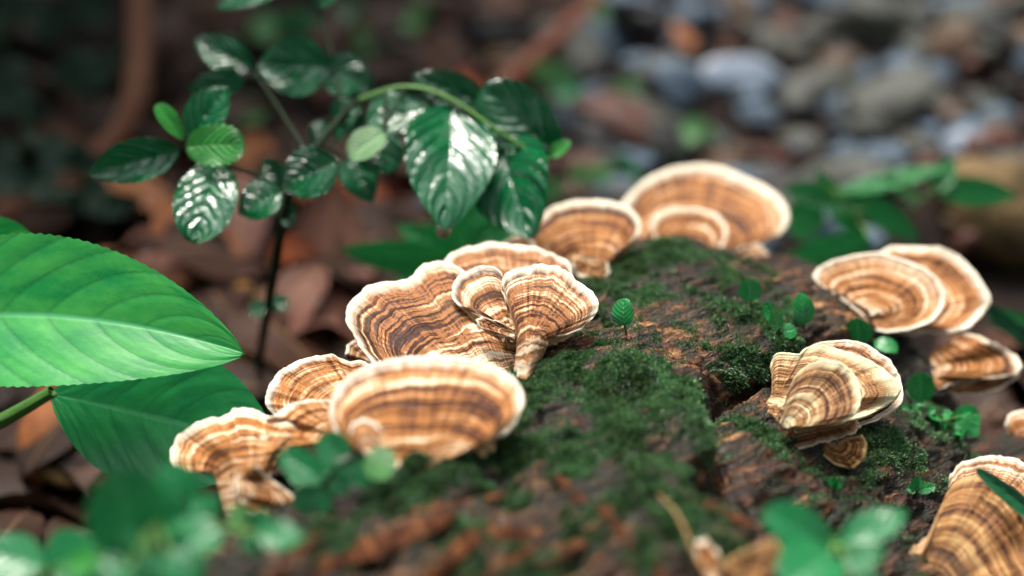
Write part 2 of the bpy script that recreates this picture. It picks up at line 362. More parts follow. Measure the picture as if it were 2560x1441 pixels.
MOSS = [(1600, 665, 1.5, 1.0), (1720, 655, 1.5, 1.0), (1800, 690, 1.1, .9), (1560, 740, 1.0, .7), (1640, 745, .9, .8), (1500, 790, .7, .8), (1590, 790, .6, .6),
        (1800, 790, 1.1, .75), (1900, 810, 1.1, .95), (1960, 850, .9, .9), (1740, 780, .9, .5), (1420, 950, 1.1, .85), (1560, 960, 1.1, .9), (1680, 985, 1.1, 1.15), (1740, 1030, .9, 1.2),
        (1480, 1010, 1.3, .8), (1330, 1030, 1.1, .8), (1250, 1110, 1.0, .95), (1120, 1150, .9, .95), (1400, 1100, 1.1, .6), (1620, 1090, 1.0, .75), (1640, 1170, .9, .8), (1720, 1210, .8, .8),
        (1030, 1220, .8, .9), (900, 1260, .8, .75), (1900, 1110, .8, .8), (1860, 1060, .5, .5), (2200, 1110, .9, .8), (2280, 1170, .9, .85), (2330, 1060, .8, .75), (2240, 1040, .7, .7),
        (1250, 1180, 1.0, .7), (1400, 1180, .8, .5), (1200, 1330, .9, .6), (1000, 1290, .8, .7), (1480, 1290, .8, .6), (1380, 1420, .8, .5), (800, 1340, .9, .7), (1650, 1340, .9, .6), (1760, 1400, .8, .6), (1720, 1290, .8, .5), (1560, 1240, .7, .5), (1420, 860, .7, .5), (1660, 860, .8, .35), (2000, 900, .7, .7), (1500, 880, .5, .4), (1700, 735, .9, .65), (1850, 750, .8, .6), (1760, 830, .8, .55), (1560, 830, .6, .5), (1880, 880, .8, .6), (2050, 1180, .8, .45), (1500, 940, .9, .6)]
BARE = [(1650, 830, 1.6, .9), (1480, 870, 1.4, .8), (1800, 870, 1.2, .8), (2000, 700, 1.0, .8), (1900, 690, 1.0, .7), (2080, 790, 1.2, .9), (1800, 1180, 1.4, .8), (1330, 1270, 1.2, .9), (1100, 1330, 1.4, 1.0),
        (1450, 1330, 1.3, 1.0), (1250, 1400, 1.5, .9), (1600, 1400, 1.3, .7), (900, 1400, 1.3, .8), (1950, 1250, .9, .5), (2150, 1230, .7, .35), (1850, 1000, 1.0, .6), (1350, 930, .7, .8)]
def field(L):
    f = np.zeros(xx.shape)
    for px, py, r, a in L:
        q, _ = cast(B0, px, py)
        if q is None: continue
        f = np.maximum(f, a*np.exp(-(((base-q)**2).sum(-1))/(r*r)))
    return f
moss = field(MOSS); bare = field(BARE)*np.interp(yy, [15, 21, 24], [.5, .6, 1])
pt = fbm(base*1.1, 4, 21); pt2 = fbm(base*4.0, 3, 22)
moss = np.clip(moss*1.05+pt*.50+pt2*.34-.20, 0, 1.2); bare = np.clip(bare+pt*.25, 0, 1)
# relief: fibres along the log, knobs and pits, cushions of moss
tang = np.stack([np.gradient(base[..., k], axis=0) for k in range(3)], -1); tan2 = np.stack([np.gradient(base[..., k], axis=1) for k in range(3)], -1)
nn = nrm(np.cross(tan2, tang)); nn *= np.sign((nn[..., 2:3]).mean()) or 1
fibp = np.stack([(base[..., 0]*.57-base[..., 1]*.82)*2.2, (base[..., 0]*.82+base[..., 1]*.57)*.45, base[..., 2]*2.0], -1)
rid = 1-np.abs(fbm(fibp, 4, 31)); rid2 = 1-np.abs(fbm(fibp*2.7, 3, 33))
rid3 = 1-np.abs(fbm(fibp*np.array([4.5, 2.2, 4.5]), 3, 35)); disp = .22*fbm(base*.5, 3, 41)+.16*(rid-.6)+.11*(rid2-.6)+.07*(rid3-.6)+.03*fbm(base*7, 3, 43)
front = sstep(23, 17, yy); disp = disp+front*(.12*(rid-.55)+.30*fbm(base*.9, 4, 47))
disp = disp+np.clip(moss, 0, 1)*(.06+.06*fbm(base*2.2, 3, 45))
LV = base+nn*disp[..., None]
LF = gridF(nth, ny)
log = thing('rotting_log', 'mossy rotting log of reddish brown wood carrying the bracket fungi', 'log', (3, 22, 0))
me = mesh('wood', LV.reshape(-1, 3)-rl(log), LF)
for nm, arr in (('moss', moss), ('bare', bare)):
    a_ = me.attributes.new(nm, 'FLOAT', 'POINT'); a_.data.foreach_set('value', arr.ravel().astype(np.float32))
link('wood', me, M['wood'], log)
BV = BVHTree.FromPolygons([tuple(v) for v in LV[::2, ::2].reshape(-1, 3)], [tuple(int(i) for i in f) for f in gridF(nth//2, ny//2)])
def onlog(px, py):
    return cast(BV, px, py)
def logdepth(px, py, d=30.0):
    q, z = cast(BV, px, py); return d if q is None else z
# moss blades
fl = LF[:, [0, 1, 2]]; fl = np.concatenate([fl, LF[:, [0, 2, 3]]]); Pv = LV.reshape(-1, 3); mv = moss.ravel()
ar = np.linalg.norm(np.cross(Pv[fl[:, 1]]-Pv[fl[:, 0]], Pv[fl[:, 2]]-Pv[fl[:, 0]]), axis=1)
wt = ar*sstep(.10, .85, mv[fl].mean(1))*(.25+sstep(-.35, .5, fbm(Pv[fl[:, 0]]*5.5, 2, 77)))*(Pv[fl[:, 0], 2] > 2)*(Pv[fl[:, 0], 1] > 14)
NB = 260000; ti = rng.choice(len(fl), NB, p=wt/wt.sum()); b1, b2 = rng.random(NB), rng.random(NB); fp = b1+b2 > 1; b1[fp], b2[fp] = 1-b1[fp], 1-b2[fp]
Q = Pv[fl[ti, 0]]*(1-b1-b2)[:, None]+Pv[fl[ti, 1]]*b1[:, None]+Pv[fl[ti, 2]]*b2[:, None]
nl = nn.reshape(-1, 3)[fl[ti, 0]]; dr = nrm(nl+rng.normal(0, .55, (NB, 3))); mm = mv[fl[ti, 0]]
ln = (.04+.10*rng.random(NB)**1.5)*np.clip(.3+mm*.8, .3, 1.2); wd_ = nrm(np.cross(dr, rng.normal(0, 1, (NB, 3))))*(.009+.009*rng.random(NB))[:, None]
tp = Q+dr*ln[:, None]; md = Q+dr*(ln*.5)[:, None]
V = np.stack([Q-dr*.02, md-wd_, tp+nl*0, md+wd_], 1).reshape(-1, 3); k = np.arange(NB)*4
F = np.concatenate([np.stack([k, k+1, k+2], 1), np.stack([k, k+2, k+3], 1)])
o = link('moss', mesh('moss', V-rl(log), F, smooth=False), M['moss'], log); tag(o, 'dark green moss cushions', kind='stuff')
# loose bark flakes on the near part of the log
fm = []
for k in range(4):
    nu_, nv_ = 14, 8; u, v = np.meshgrid(np.linspace(-1, 1, nu_), np.linspace(-1, 1, nv_))
    wv = np.sqrt(np.maximum(0, 1-np.abs(u)**9))*.17*(1+.6*n1(u*3+k*9, k)); V = np.stack([u*(1+.12*n1(v*3+k, k+11)), v*wv+.06*n1(u*7+v+k*3, k+9), .08*(1-v*v)+.12*n1(u*2.5+k, k+5)+.05*n1(v*4+u*3, k+6)], -1).reshape(-1, 3)
    V2 = V-[0, 0, .09]; F = np.concatenate([gridF(nu_, nv_), gridF(nu_, nv_, len(V))[:, ::-1]])
    bd = [(i, i+1) for i in range(nu_-1)]+[((nv_-1)*nu_+i+1, (nv_-1)*nu_+i) for i in range(nu_-1)]
    F = np.concatenate([F, np.array([(b_, a_, a_+len(V), b_+len(V)) for a_, b_ in bd])]); fm.append(mesh('bark_flake', np.concatenate([V, V2]), F)); fm[-1].materials.append(M['flake'])
for k, (px, py, L, an) in enumerate([(1150, 1265, .9, 25), (1000, 1345, 1.0, 20), (1120, 1400, .8, 40), (860, 1405, 1.0, 30), (1300, 1340, .8, 5), (1440, 1240, .5, -30), (1420, 1380, .7, 35),
        (1540, 1320, .6, -50), (1250, 1430, .8, 15), (700, 1430, .8, 35), (1820, 1290, .5, -20), (2060, 1290, .4, 40), (2150, 1340, .35, -50), (2010, 1330, .4, 10), (2110, 1400, .4, 60), (1640, 1420, .5, 80)]):
    q, z = onlog(px, py)
    if q is None: continue
    h = BV.find_nearest(Vector(q)); nv = Vector(h[1]); nv = (nv if nv.z > 0 else -nv); nv = (nv.normalized()+Vector((0, 0, .6))).normalized()
    xa = Vector((math.cos(math.radians(an*1.3)), math.sin(math.radians(an*1.3)), 0)); xa = (xa-nv*xa.dot(nv)).normalized(); ya = nv.cross(xa)
    o = link('bark_flake', fm[k % 4], None, log, q-rl(log)+np.array(nv)*.05)
    o.rotation_euler = Matrix((xa, ya, nv)).transposed().to_euler(); o.scale = (L*rng.uniform(.8, 1.2), L*rng.uniform(.6, 1.1), L*.4)

# broken branch stubs on the shaded flank
for a_, b_, r_ in [((6.5, 25.5, CAMH-21), P(2590, 1130, 32.6), 1.1), ((6.5, 28, CAMH-19.5), P(2335, 930, 33.3), .9)]:
    a_ = np.array(a_); V, F, _ = tube([a_, a_*.5+b_*.5+[0, 0, -.5], b_+nrm(b_-a_)*.1+[0, 0, -.25], b_+nrm(b_-a_)*.35+[0, 0, -.3]], [r_, r_, r_*.75, r_*.1], 20, sub=10); V = V+(.25*fbm(V*1.1, 3, 5)+.12*fbm(V*3.5, 2, 8))[:, None]*nrm(rng.normal(0, .05, V.shape)+[.3, -.4, .8])
    link('branch_stub', mesh('branch_stub', V-rl(log), F), M['wood'], log)

# ------------------------------------------------------------------ bracket fungi
def normal_of(tilt, roll): 
    a, b = math.radians(tilt), math.radians(roll); return nrm(np.array([math.sin(b), -math.sin(a)*math.cos(b), math.cos(a)*math.cos(b)]))
def cap(root, rings, z=None, tilt=14, roll=0, mat='cap', nu=150, nv=56, dz=None, dish=0.0, wave=.10, curl=0.0, thick=.35, rimt=.055, cren=3.0, seed=0, vr=None, bulge=0.0, sm=1.2, sink=.25, zb=0.0):
    r0 = np.mean(rings[0], 0); zc = (logdepth(*r0)+sink if z is None else z)+zb
    R = np.stack([resample(r, nu, sm if i else .6) for i, r in enumerate(rings)])
    u = np.linspace(0, 1, nu); cen = R[0].mean(0)
    out = nrm(R[-1]-cen); am = (n1(u*9+seed*3.1, seed)+.8*n1(u*26+seed, seed+1)+.6*n1(u*60, seed+2)+.3*n1(u*140, seed+3))*np.minimum(1, np.minimum(u, 1-u)*12)
    R[-1] = R[-1]+out*(am*cren*1.35)[:, None]
    k = len(rings); vr = np.linspace(0, 1, k) if vr is None else np.array(vr); v = np.linspace(0, 1, nv)**.9
    dz = np.zeros(k) if dz is None else np.array(dz, float)
    def interp(Y):
        Y = np.asarray(Y, float); q = np.stack([np.interp(v, vr, Y.reshape(k, -1)[:, j]) for j in range(Y.reshape(k, -1).shape[1])], 1)
        if k > 2:
            for _ in range(10): q[1:-1] = (q[:-2]+2*q[1:-1]+q[2:])/4
        return q.reshape((nv,)+Y.shape[1:])
    PX = interp(R); DZ = interp(dz)[:, None]
    n = normal_of(tilt, roll); P0 = P(r0[0], r0[1], zc); rr = ray(PX[..., 0], PX[..., 1]); den = rr@n
    den = np.minimum(den, -.18); Zp = ((P0-C0)@n)/den
    U, Vv = np.meshgrid(u, v)
    ph = seed*1.7
    ridges = (np.sin(2*np.pi*(2.3*U+ph))+.7*np.sin(2*np.pi*(4.1*U+ph*1.3+.4*Vv))+.5*n1(U*11+seed*2.2, seed+4))*Vv**1.2
    rel = wave*ridges+dish*4*Vv*(1-Vv)+curl*sstep(.72, 1, Vv)-bulge*(1-Vv)*np.sin(np.pi*U)
    rel = rel+.022*n1(Vv*16+.15*n1(U*5, seed+8)+seed, seed+6)+.012*n1(Vv*46+seed+.3*n1(U*9, seed+3), seed+7)+(.016*n1(U*55, seed+9)+.03*n1(U*22+.5*Vv, seed+12))*np.minimum(1, Vv*1.5)
    T = C0+rr*(Zp+DZ+rel)[..., None]
    gu = np.stack([np.gradient(T[..., j], axis=1) for j in range(3)], -1); gv = np.stack([np.gradient(T[..., j], axis=0) for j in range(3)], -1)
    nm = nrm(np.cross(gu, gv)); flip = ((nm*(C0-T)).sum(-1).mean() < 0); nm = -nm if flip else nm
    vd = nrm(C0-T); bad = (nm*vd).sum(-1) < .12; nm[bad] = n
    outd = nrm(gv[-1]); tk = (rimt+thick*(1-Vv)**.9*np.minimum(1, Vv*6+.4))
    for _ in range(6):
        nm[1:-1] = nrm(nm[:-2]+2*nm[1:-1]+nm[2:]); nm[:, 1:-1] = nrm(nm[:, :-2]+2*nm[:, 1:-1]+nm[:, 2:])
    Wd = np.linalg.norm(np.diff(T, axis=1), axis=2).sum(1)[:, None]; tk = np.minimum(tk, (.015+.10*Wd)*sstep(-.05, .3, v)[:, None]+.01)
    Bt = T-nm*tk[..., None]
    e1 = T[-1]-nm[-1]*tk[-1][:, None]*.22+outd*rimt*.45; e2 = T[-1]-nm[-1]*tk[-1][:, None]*.65+outd*rimt*.5
    top = np.concatenate([T, e1[None], e2[None], Bt[-1][None]]).reshape(-1, 3)
    arc = np.linalg.norm(np.diff(T[-1], axis=0), axis=1).sum()
    uvx = np.broadcast_to(u*arc, (nv+3, nu)); uvy = np.concatenate([v, [1.02, 1.04, 1.06]])[:, None]+np.zeros(nu)[None]
    F = gridF(nu, nv+3); F = F[:, ::-1] if flip else F
    c = link('cap', mesh('cap', top-rl(root), F, np.stack([uvx, uvy], -1).reshape(-1, 2)), M[mat], root)
    # underside with the flanks that close it
    Vb = np.concatenate([Bt.reshape(-1, 3), T[:, 0], T[:, -1]]); Fb = gridF(nu, nv); m_ = nu*nv; i = np.arange(nv-1)
    fs = np.stack([i*nu, (i+1)*nu, m_+i+1, m_+i], 1); fe = np.stack([i*nu+nu-1, m_+nv+i, m_+nv+i+1, (i+1)*nu+nu-1], 1)
    Fb = np.concatenate([Fb[:, ::-1], fs[:, ::-1], fe[:, ::-1]]); Fb = Fb[:, ::-1] if flip else Fb
    link('pore_surface', mesh('pore_surface', Vb-rl(root), Fb), M['pore'], c)
    return c
def fungus(label, px, py, z=None):
    q, zz_ = onlog(px, py); q = P(px, py, z or 30) if q is None else q
    return thing('bracket_fungus', label, 'fungus', q, 'banded bracket fungi growing on the log')

f = fungus('large wide glossy brown banded fungus behind the twin-lobed stalked one', 1280, 930)
cap(f, [[(1120, 985), (1200, 975), (1270, 950), (1315, 905)],
        [(1010, 990), (960, 940), (930, 905), (900, 868), (882, 840), (864, 805), (868, 775), (890, 745), (920, 717), (960, 706), (1000, 706), (1036, 690), (1046, 672), (1062, 661), (1095, 654), (1130, 660), (1165, 682), (1215, 730), (1270, 790), (1310, 850)]],
    tilt=16, wave=.09, dish=-.10, seed=1, nu=260, nv=110, cren=3.5, thick=.4, curl=.05)
cap(f, [[(925, 900), (935, 910)], [(915, 925), (880, 915), (862, 890), (868, 862), (890, 850)]], z=30.6, tilt=15, seed=9, nu=40, nv=16)
f = fungus('twin-lobed fungus on a pale banded stalk, in front of the large wide one', 1315, 925)
cap(f, [[(1283, 940), (1312, 950), (1348, 915)], [(1293, 860), (1316, 842), (1348, 840), (1372, 858)],
        [(1290, 815), (1280, 785), (1270, 755), (1260, 728), (1254, 705), (1262, 684), (1290, 672), (1340, 664), (1390, 666), (1412, 676), (1432, 692), (1440, 706), (1458, 714), (1480, 730), (1495, 755), (1492, 782), (1475, 803), (1450, 822), (1420, 834), (1392, 839), (1372, 834), (1364, 838)]],
    zb=-.55, vr=[0, .34, 1], dz=[.45, 0, .15], bulge=.45, tilt=20, seed=2, nu=220, nv=110, cren=2.5, wave=.06, dish=.10, thick=.3)
cap(f, [[(1288, 868), (1302, 858)], [(1262, 850), (1238, 798), (1200, 776), (1155, 768), (1136, 745), (1132, 715), (1150, 690), (1180, 676), (1205, 664), (1232, 667), (1252, 682), (1257, 703), (1252, 728), (1264, 752), (1284, 790), (1300, 830)]],
    z=28.75, tilt=20, roll=-10, seed=3, nu=150, nv=70, cren=3, wave=.07, dish=.12, thick=.22)
cap(f, [[(1286, 850), (1288, 838)], [(1285, 842), (1258, 840), (1225, 832), (1200, 816), (1190, 800), (1205, 793), (1235, 800), (1262, 812), (1280, 822)]], z=28.6, tilt=26, roll=-8, seed=4, nu=70, nv=30, cren=1.5, wave=.03, thick=.1)
f = fungus('broad cream-rimmed fungus with evenly curved bands standing on the near mossy crest', 1015, 1165)
cap(f, [[(905, 1140), (960, 1172), (1040, 1180), (1120, 1150), (1180, 1118)],
        [(862, 1105), (848, 1085), (832, 1045), (827, 1010), (838, 980), (868, 945), (920, 915), (990, 897), (1080, 892), (1160, 897), (1230, 915), (1280, 945), (1306, 980), (1309, 1010), (1296, 1045), (1272, 1070), (1245, 1086), (1215, 1098)]],
    z=24.5, mat='cap_warm', tilt=24, seed=5, nu=190, nv=80, cren=1.5, wave=.06, dish=-.12, thick=.4, rimt=.08, sm=2.5)
cap(f, [[(915, 1140), (945, 1140)], [(890, 1110), (874, 1085), (880, 1062), (905, 1050), (935, 1056), (950, 1075), (950, 1105), (945, 1125)]], z=24.1, mat='cap_warm', tilt=22, seed=6, nu=60, nv=26, cren=1, wave=.03, dish=-.1, thick=.2, rimt=.07)
f = fungus('wrinkled two-tiered fungus wedged between the leaf and the broad cream-rimmed one', 850, 1050, 27.5)
cap(f, [[(840, 1040), (870, 1030), (930, 1000)], [(720, 1050), (690, 1040), (668, 1022), (664, 992), (674, 960), (700, 930), (740, 905), (790, 888), (830, 884), (855, 895), (872, 907), (900, 900), (928, 912), (945, 940)]],
    z=27.9, mat='cap_warm', tilt=18, roll=-8, seed=7, nu=140, nv=60, cren=2.5, wave=.09, dish=-.08)
cap(f, [[(840, 1100), (870, 1085)], [(690, 1120), (640, 1085), (650, 1060), (690, 1036), (722, 1014), (770, 1000), (830, 1000), (860, 1015)]],
    z=26.3, mat='cap_warm', tilt=18, roll=-10, seed=8, nu=120, nv=50, cren=2.5, wave=.10, dish=-.05)
f = fungus('warm orange folded fungus at the low end of the row, above the seedling leaves', 600, 1220, 26)
cap(f, [[(565, 1295), (600, 1305), (635, 1290)], [(535, 1180), (575, 1150), (640, 1140), (700, 1130)],
        [(445, 1180), (425, 1150), (424, 1125), (442, 1092), (482, 1063), (530, 1045), (572, 1040), (582, 1024), (610, 1020), (640, 1028), (668, 1045), (720, 1055), (790, 1065), (830, 1075)]],
    z=25.3, vr=[0, .45, 1], dz=[.5, -.1, .2], bulge=.3, mat='cap_warm', tilt=15, roll=-12, seed=10, nu=150, nv=70, cren=3, wave=.13, thick=.3)
cap(f, [[(590, 1185), (585, 1215), (590, 1262)], [(640, 1165), (665, 1190), (700, 1215), (740, 1245), (760, 1268), (745, 1285), (700, 1292), (650, 1285), (615, 1278)]],
    z=24.9, mat='cap_warm', tilt=45, roll=10, seed=11, nu=90, nv=40, cren=4, wave=.10, bulge=.1)
f = fungus('low arched fungus with thick cream rim behind the twin-lobed one', 1290, 780, 31)
cap(f, [[(1230, 800), (1290, 810), (1360, 790)], [(1130, 720), (1104, 660), (1128, 634), (1170, 618), (1230, 609), (1290, 612), (1340, 621), (1382, 634), (1406, 646), (1424, 660), (1432, 685), (1430, 720)]],
    z=31.2, mat='cap', tilt=20, seed=12, nu=130, nv=56, cren=2.5, wave=.05, dish=-.2, rimt=.08)
f = fungus('tilted shell-shaped fungus with a pale knobbed foot beside the mossy top', 1480, 660)
cap(f, [[(1452, 672), (1480, 690), (1505, 668)], [(1350, 655), (1325, 605), (1318, 578), (1332, 558), (1352, 543), (1382, 520), (1430, 508), (1490, 500), (1545, 505), (1580, 524), (1601, 555), (1596, 580), (1576, 605), (1546, 626), (1518, 632)]],
    z=34.0, tilt=20, roll=-6, mat='cap_warm', seed=13, nu=140, nv=60, cren=2.5, wave=.08, dish=.12, sm=1.6)
cap(f, [[(1462, 645), (1500, 645)], [(1432, 655), (1436, 672), (1448, 686), (1472, 694), (1490, 704), (1510, 700), (1520, 680), (1516, 656)]], z=33.6, tilt=40, mat='cap_warm', seed=14, nu=60, nv=26, cren=2, wave=.04)
cap(f, [[(1330, 660), (1360, 640)], [(1270, 630), (1262, 606), (1290, 590), (1325, 584), (1348, 598), (1365, 625)]], z=34.6, tilt=20, mat='cap', seed=15, nu=60, nv=26, cren=2, wave=.04)
f = fungus('widest fungus at the far log end with a smaller cap in its lap', 1720, 640)
cap(f, [[(1670, 650), (1720, 668), (1770, 650)], [(1535, 640), (1535, 600), (1545, 550), (1560, 502), (1582, 478), (1620, 446), (1680, 421), (1750, 412), (1810, 419), (1852, 440), (1900, 460), (1946, 490), (1971, 525), (1971, 555), (1946, 590), (1900, 606), (1860, 622), (1822, 632), (1800, 645)]],
    z=37.2, tilt=20, mat='cap_warm', seed=16, nu=150, nv=60, cren=1.5, wave=.08, dish=.15, rimt=.08, sm=2.2)
cap(f, [[(1690, 645), (1740, 648)], [(1668, 620), (1642, 598), (1628, 566), (1640, 538), (1680, 525), (1740, 522), (1790, 535), (1812, 560), (1816, 590), (1800, 618), (1780, 632)]], z=36.3, tilt=24, mat='cap_warm', seed=17, nu=90, nv=40, cren=1, wave=.04, dish=.1, rimt=.075, sm=2)
cap(f, [[(1815, 648), (1830, 660)], [(1835, 632), (1860, 618), (1896, 612), (1920, 634), (1923, 656), (1900, 670), (1850, 668)]], z=36.8, tilt=28, mat='cap', seed=18, nu=50, nv=22, cren=1, wave=.03)
f = fungus('spiral pair of overlapping tan fungi above the reddish shelf of the log', 2175, 770)
cap(f, [[(2165, 765), (2180, 790), (2200, 775)], [(2172, 800), (2110, 748), (2075, 726), (2050, 711), (2033, 690), (2048, 670), (2090, 650), (2150, 636), (2200, 632), (2232, 645), (2270, 655), (2310, 670), (2346, 700), (2363, 735), (2356, 770), (2330, 800), (2280, 821), (2220, 829), (2184, 822), (2170, 806)]],
    z=33.2, tilt=26, mat='cap_warm', seed=19, nu=150, nv=60, cren=1.5, wave=.06, dish=.14, sm=1.5)
cap(f, [[(2215, 770), (2230, 800)], [(2190, 660), (2200, 636), (2232, 617), (2290, 620), (2350, 620), (2400, 645), (2440, 690), (2470, 730), (2474, 756), (2450, 786), (2420, 816), (2370, 829), (2320, 825), (2275, 833), (2250, 825)]],
    z=34.0, tilt=26, mat='cap_warm', seed=20, nu=130, nv=56, cren=2, wave=.07, dish=.1, rimt=.075)
f = fungus('layered greenish-rimmed fungus rosette on a pale stub above the dark wood', 1925, 1050)
cap(f, [[(2010, 1000), (2050, 1010)], [(1985, 905), (2012, 872), (2050, 856), (2110, 851), (2160, 860), (2196, 880), (2226, 900), (2250, 940), (2257, 980), (2250, 1010), (2232, 1026), (2190, 1050), (2150, 1062), (2110, 1060)]],
    z=29.3, tilt=24, seed=21, nu=130, nv=50, cren=2, wave=.05, thick=.2)
cap(f, [[(1898, 1035), (1915, 1062), (1955, 1080)], [(1930, 985), (1965, 985), (1990, 1030)], [(1938, 950), (1924, 918), (1936, 890), (1962, 882), (2004, 886), (2016, 870), (2060, 866), (2110, 876), (2160, 892), (2210, 921), (2246, 956), (2254, 976), (2240, 1000), (2200, 1021), (2150, 1042), (2080, 1062)]],
    z=28.6, vr=[0, .3, 1], dz=[.1, -.1, 0], bulge=.3, tilt=24, mat='cap_grey', seed=22, nu=170, nv=70, cren=2.5, wave=.08, thick=.25)
cap(f, [[(1950, 1062), (1968, 1072)], [(1965, 1030), (1968, 980), (1984, 945), (2000, 925), (2022, 909), (2060, 900), (2100, 908), (2130, 930), (2146, 960), (2151, 1000), (2144, 1030), (2120, 1052), (2082, 1066), (2050, 1061), (2018, 1054), (1985, 1062)]],
    z=27.5, tilt=28, mat='cap_grey', seed=23, nu=140, nv=64, cren=2, wave=.05, dish=-.1, thick=.2)
cap(f, [[(1985, 1062), (2110, 1055)], [(1958, 1090), (1950, 1125), (1958, 1140), (1990, 1128), (2050, 1108), (2100, 1096), (2140, 1084), (2152, 1064), (2140, 1050)]], z=27.9, tilt=48, seed=24, nu=90, nv=30, cren=3, wave=.04, thick=.12)
cap(f, [[(2070, 1105), (2090, 1115)], [(2055, 1130), (2090, 1160), (2130, 1170), (2158, 1145), (2166, 1112), (2150, 1090)]], z=27.9, tilt=45, mat='cap_dark', seed=25, nu=50, nv=24, cren=1, wave=.03, thick=.12)
f = fungus('short drooping fungus on the shaded flank below the spiral pair', 2375, 900, 33)
cap(f, [[(2325, 890), (2335, 950)], [(2385, 840), (2410, 828), (2440, 838), (2490, 860), (2540, 890), (2554, 915), (2541, 936), (2480, 945), (2420, 950), (2372, 962), (2345, 976)]], z=33.0, tilt=32, roll=10, mat='cap_warm', seed=26, nu=90, nv=40, cren=2.5, wave=.08)
cap(f, [[(2370, 930), (2400, 960)], [(2550, 925), (2545, 945), (2500, 972), (2440, 988), (2390, 986), (2350, 972)]], z=33.3, tilt=36, roll=10, mat='cap_warm', seed=27, nu=60, nv=26, cren=1.5, wave=.03)
f = fungus('dark glossy coffee-brown fungus with fine ribs above the splintered wood', 2330, 1440, 27)
cap(f, [[(2260, 1440), (2300, 1462), (2360, 1490)], [(2330, 1385), (2336, 1340), (2350, 1290), (2362, 1240), (2386, 1205), (2430, 1190), (2480, 1196), (2530, 1230), (2575, 1300), (2625, 1400), (2640, 1500)]],
    tilt=30, roll=6, mat='cap_dark', seed=28, nu=150, nv=70, cren=1.5, wave=.06, dish=-.15)
f = fungus('pale pinkish fungus behind the dark coffee-brown one', 2470, 1260, 31)
cap(f, [[(2400, 1310), (2470, 1330)], [(2368, 1240), (2372, 1190), (2402, 1158), (2470, 1141), (2530, 1146), (2580, 1165), (2630, 1220), (2640, 1280)]], z=29.6, tilt=24, mat='cap', seed=29, nu=90, nv=36, cren=3, wave=.06)
f = fungus('small round beige fungus in the dark gap under the drooping one', 2560, 1110, 34)
cap(f, [[(2560, 1125), (2600, 1130)], [(2530, 1100), (2510, 1066), (2522, 1036), (2560, 1026), (2610, 1030), (2650, 1070)]], z=32.5, tilt=26, mat='cap_warm', seed=30, nu=60, nv=26, cren=1, wave=.04)
f = fungus('pale ragged fungus stub at the foot of the four-leaved seedling', 1850, 1430, 22.5)
cap(f, [[(1840, 1470), (1890, 1480)], [(1790, 1441), (1820, 1400), (1880, 1368), (1940, 1352), (1960, 1400), (1950, 1450)]], z=22.3, tilt=24, mat='cap_dark', seed=33, nu=60, nv=26, cren=6, wave=.10)
cap(f, [[(1770, 1450), (1800, 1460)], [(1735, 1400), (1740, 1362), (1765, 1345), (1790, 1380), (1800, 1420)]], z=22.3, tilt=30, mat='cap_warm', seed=34, nu=40, nv=18, cren=4, wave=.05)

# ------------------------------------------------------------------ leaves
def leafVF(B, T, wd, roll=0, bow=0.0, fold=.12, a=.66, b=.85, ser=0, seramp=.03, nx=17, nyy=40, quilt=0.0, nsec=8, slope=.9, twist=0.0, face=None, wavy=0.0, seed=0, arch=0.0, up=0.0):
    B, T = np.asarray(B, float), np.asarray(T, float); d = T-B; L = np.linalg.norm(d); dn = d/L
    f = nrm(nrm(C0-(B+T)/2)+np.array([0, 0, up])) if face is None else nrm(np.asarray(face, float)); side = nrm(np.cross(dn, f)); n = np.cross(side, dn); wd = wd/(max(.55, abs(float(n@nrm(C0-(B+T)/2)))) if face is None else 1)
    s = np.linspace(0, 1, nyy); ws = np.maximum(s, 1e-6)**a*np.maximum(1-s, 0)**b; ws /= ws.max()
    if ser: ws = ws*(1+seramp*(1-2*np.abs(((s*ser) % 1)-.45))*np.sin(np.pi*np.clip(s, .03, .97))**.3)
    q = np.linspace(-1, 1, nx); R = math.radians(roll)+np.radians(twist)*(s-.5)
    S_, Q_ = np.meshgrid(s, q, indexing='ij'); aa = np.abs(Q_)
    sd_ = np.cos(R)[:, None]*side+np.sin(R)[:, None]*n; nd = -np.sin(R)[:, None]*side+np.cos(R)[:, None]*n
    h = fold*aa*ws[:, None]*wd*.5
    if quilt:
        phs = S_*nsec-aa**1.3*slope*nsec*.45; tri = np.abs(((phs+20) % 1)-.5)*2; h = h+quilt*wd*(1-tri**2)*np.minimum(1, aa*4)*ws[:, None]
    if wavy: h = h+wavy*wd*np.sin(S_*9+seed+Q_*1.5)*aa
    mid = B+s[:, None]*d+nd*(bow*L*4*s*(1-s))[:, None]+side*(arch*L*4*s*(1-s))[:, None]
    V = mid[:, None]+sd_[:, None]*(Q_*(ws*wd*.5)[:, None])[..., None]+nd[:, None]*h[..., None]
    uv = np.stack([Q_*.5+.5, S_], -1).reshape(-1, 2)
    return V.reshape(-1, 3), gridF(nx, nyy), uv
def cmw(pxw, z): return pxw*KX*z
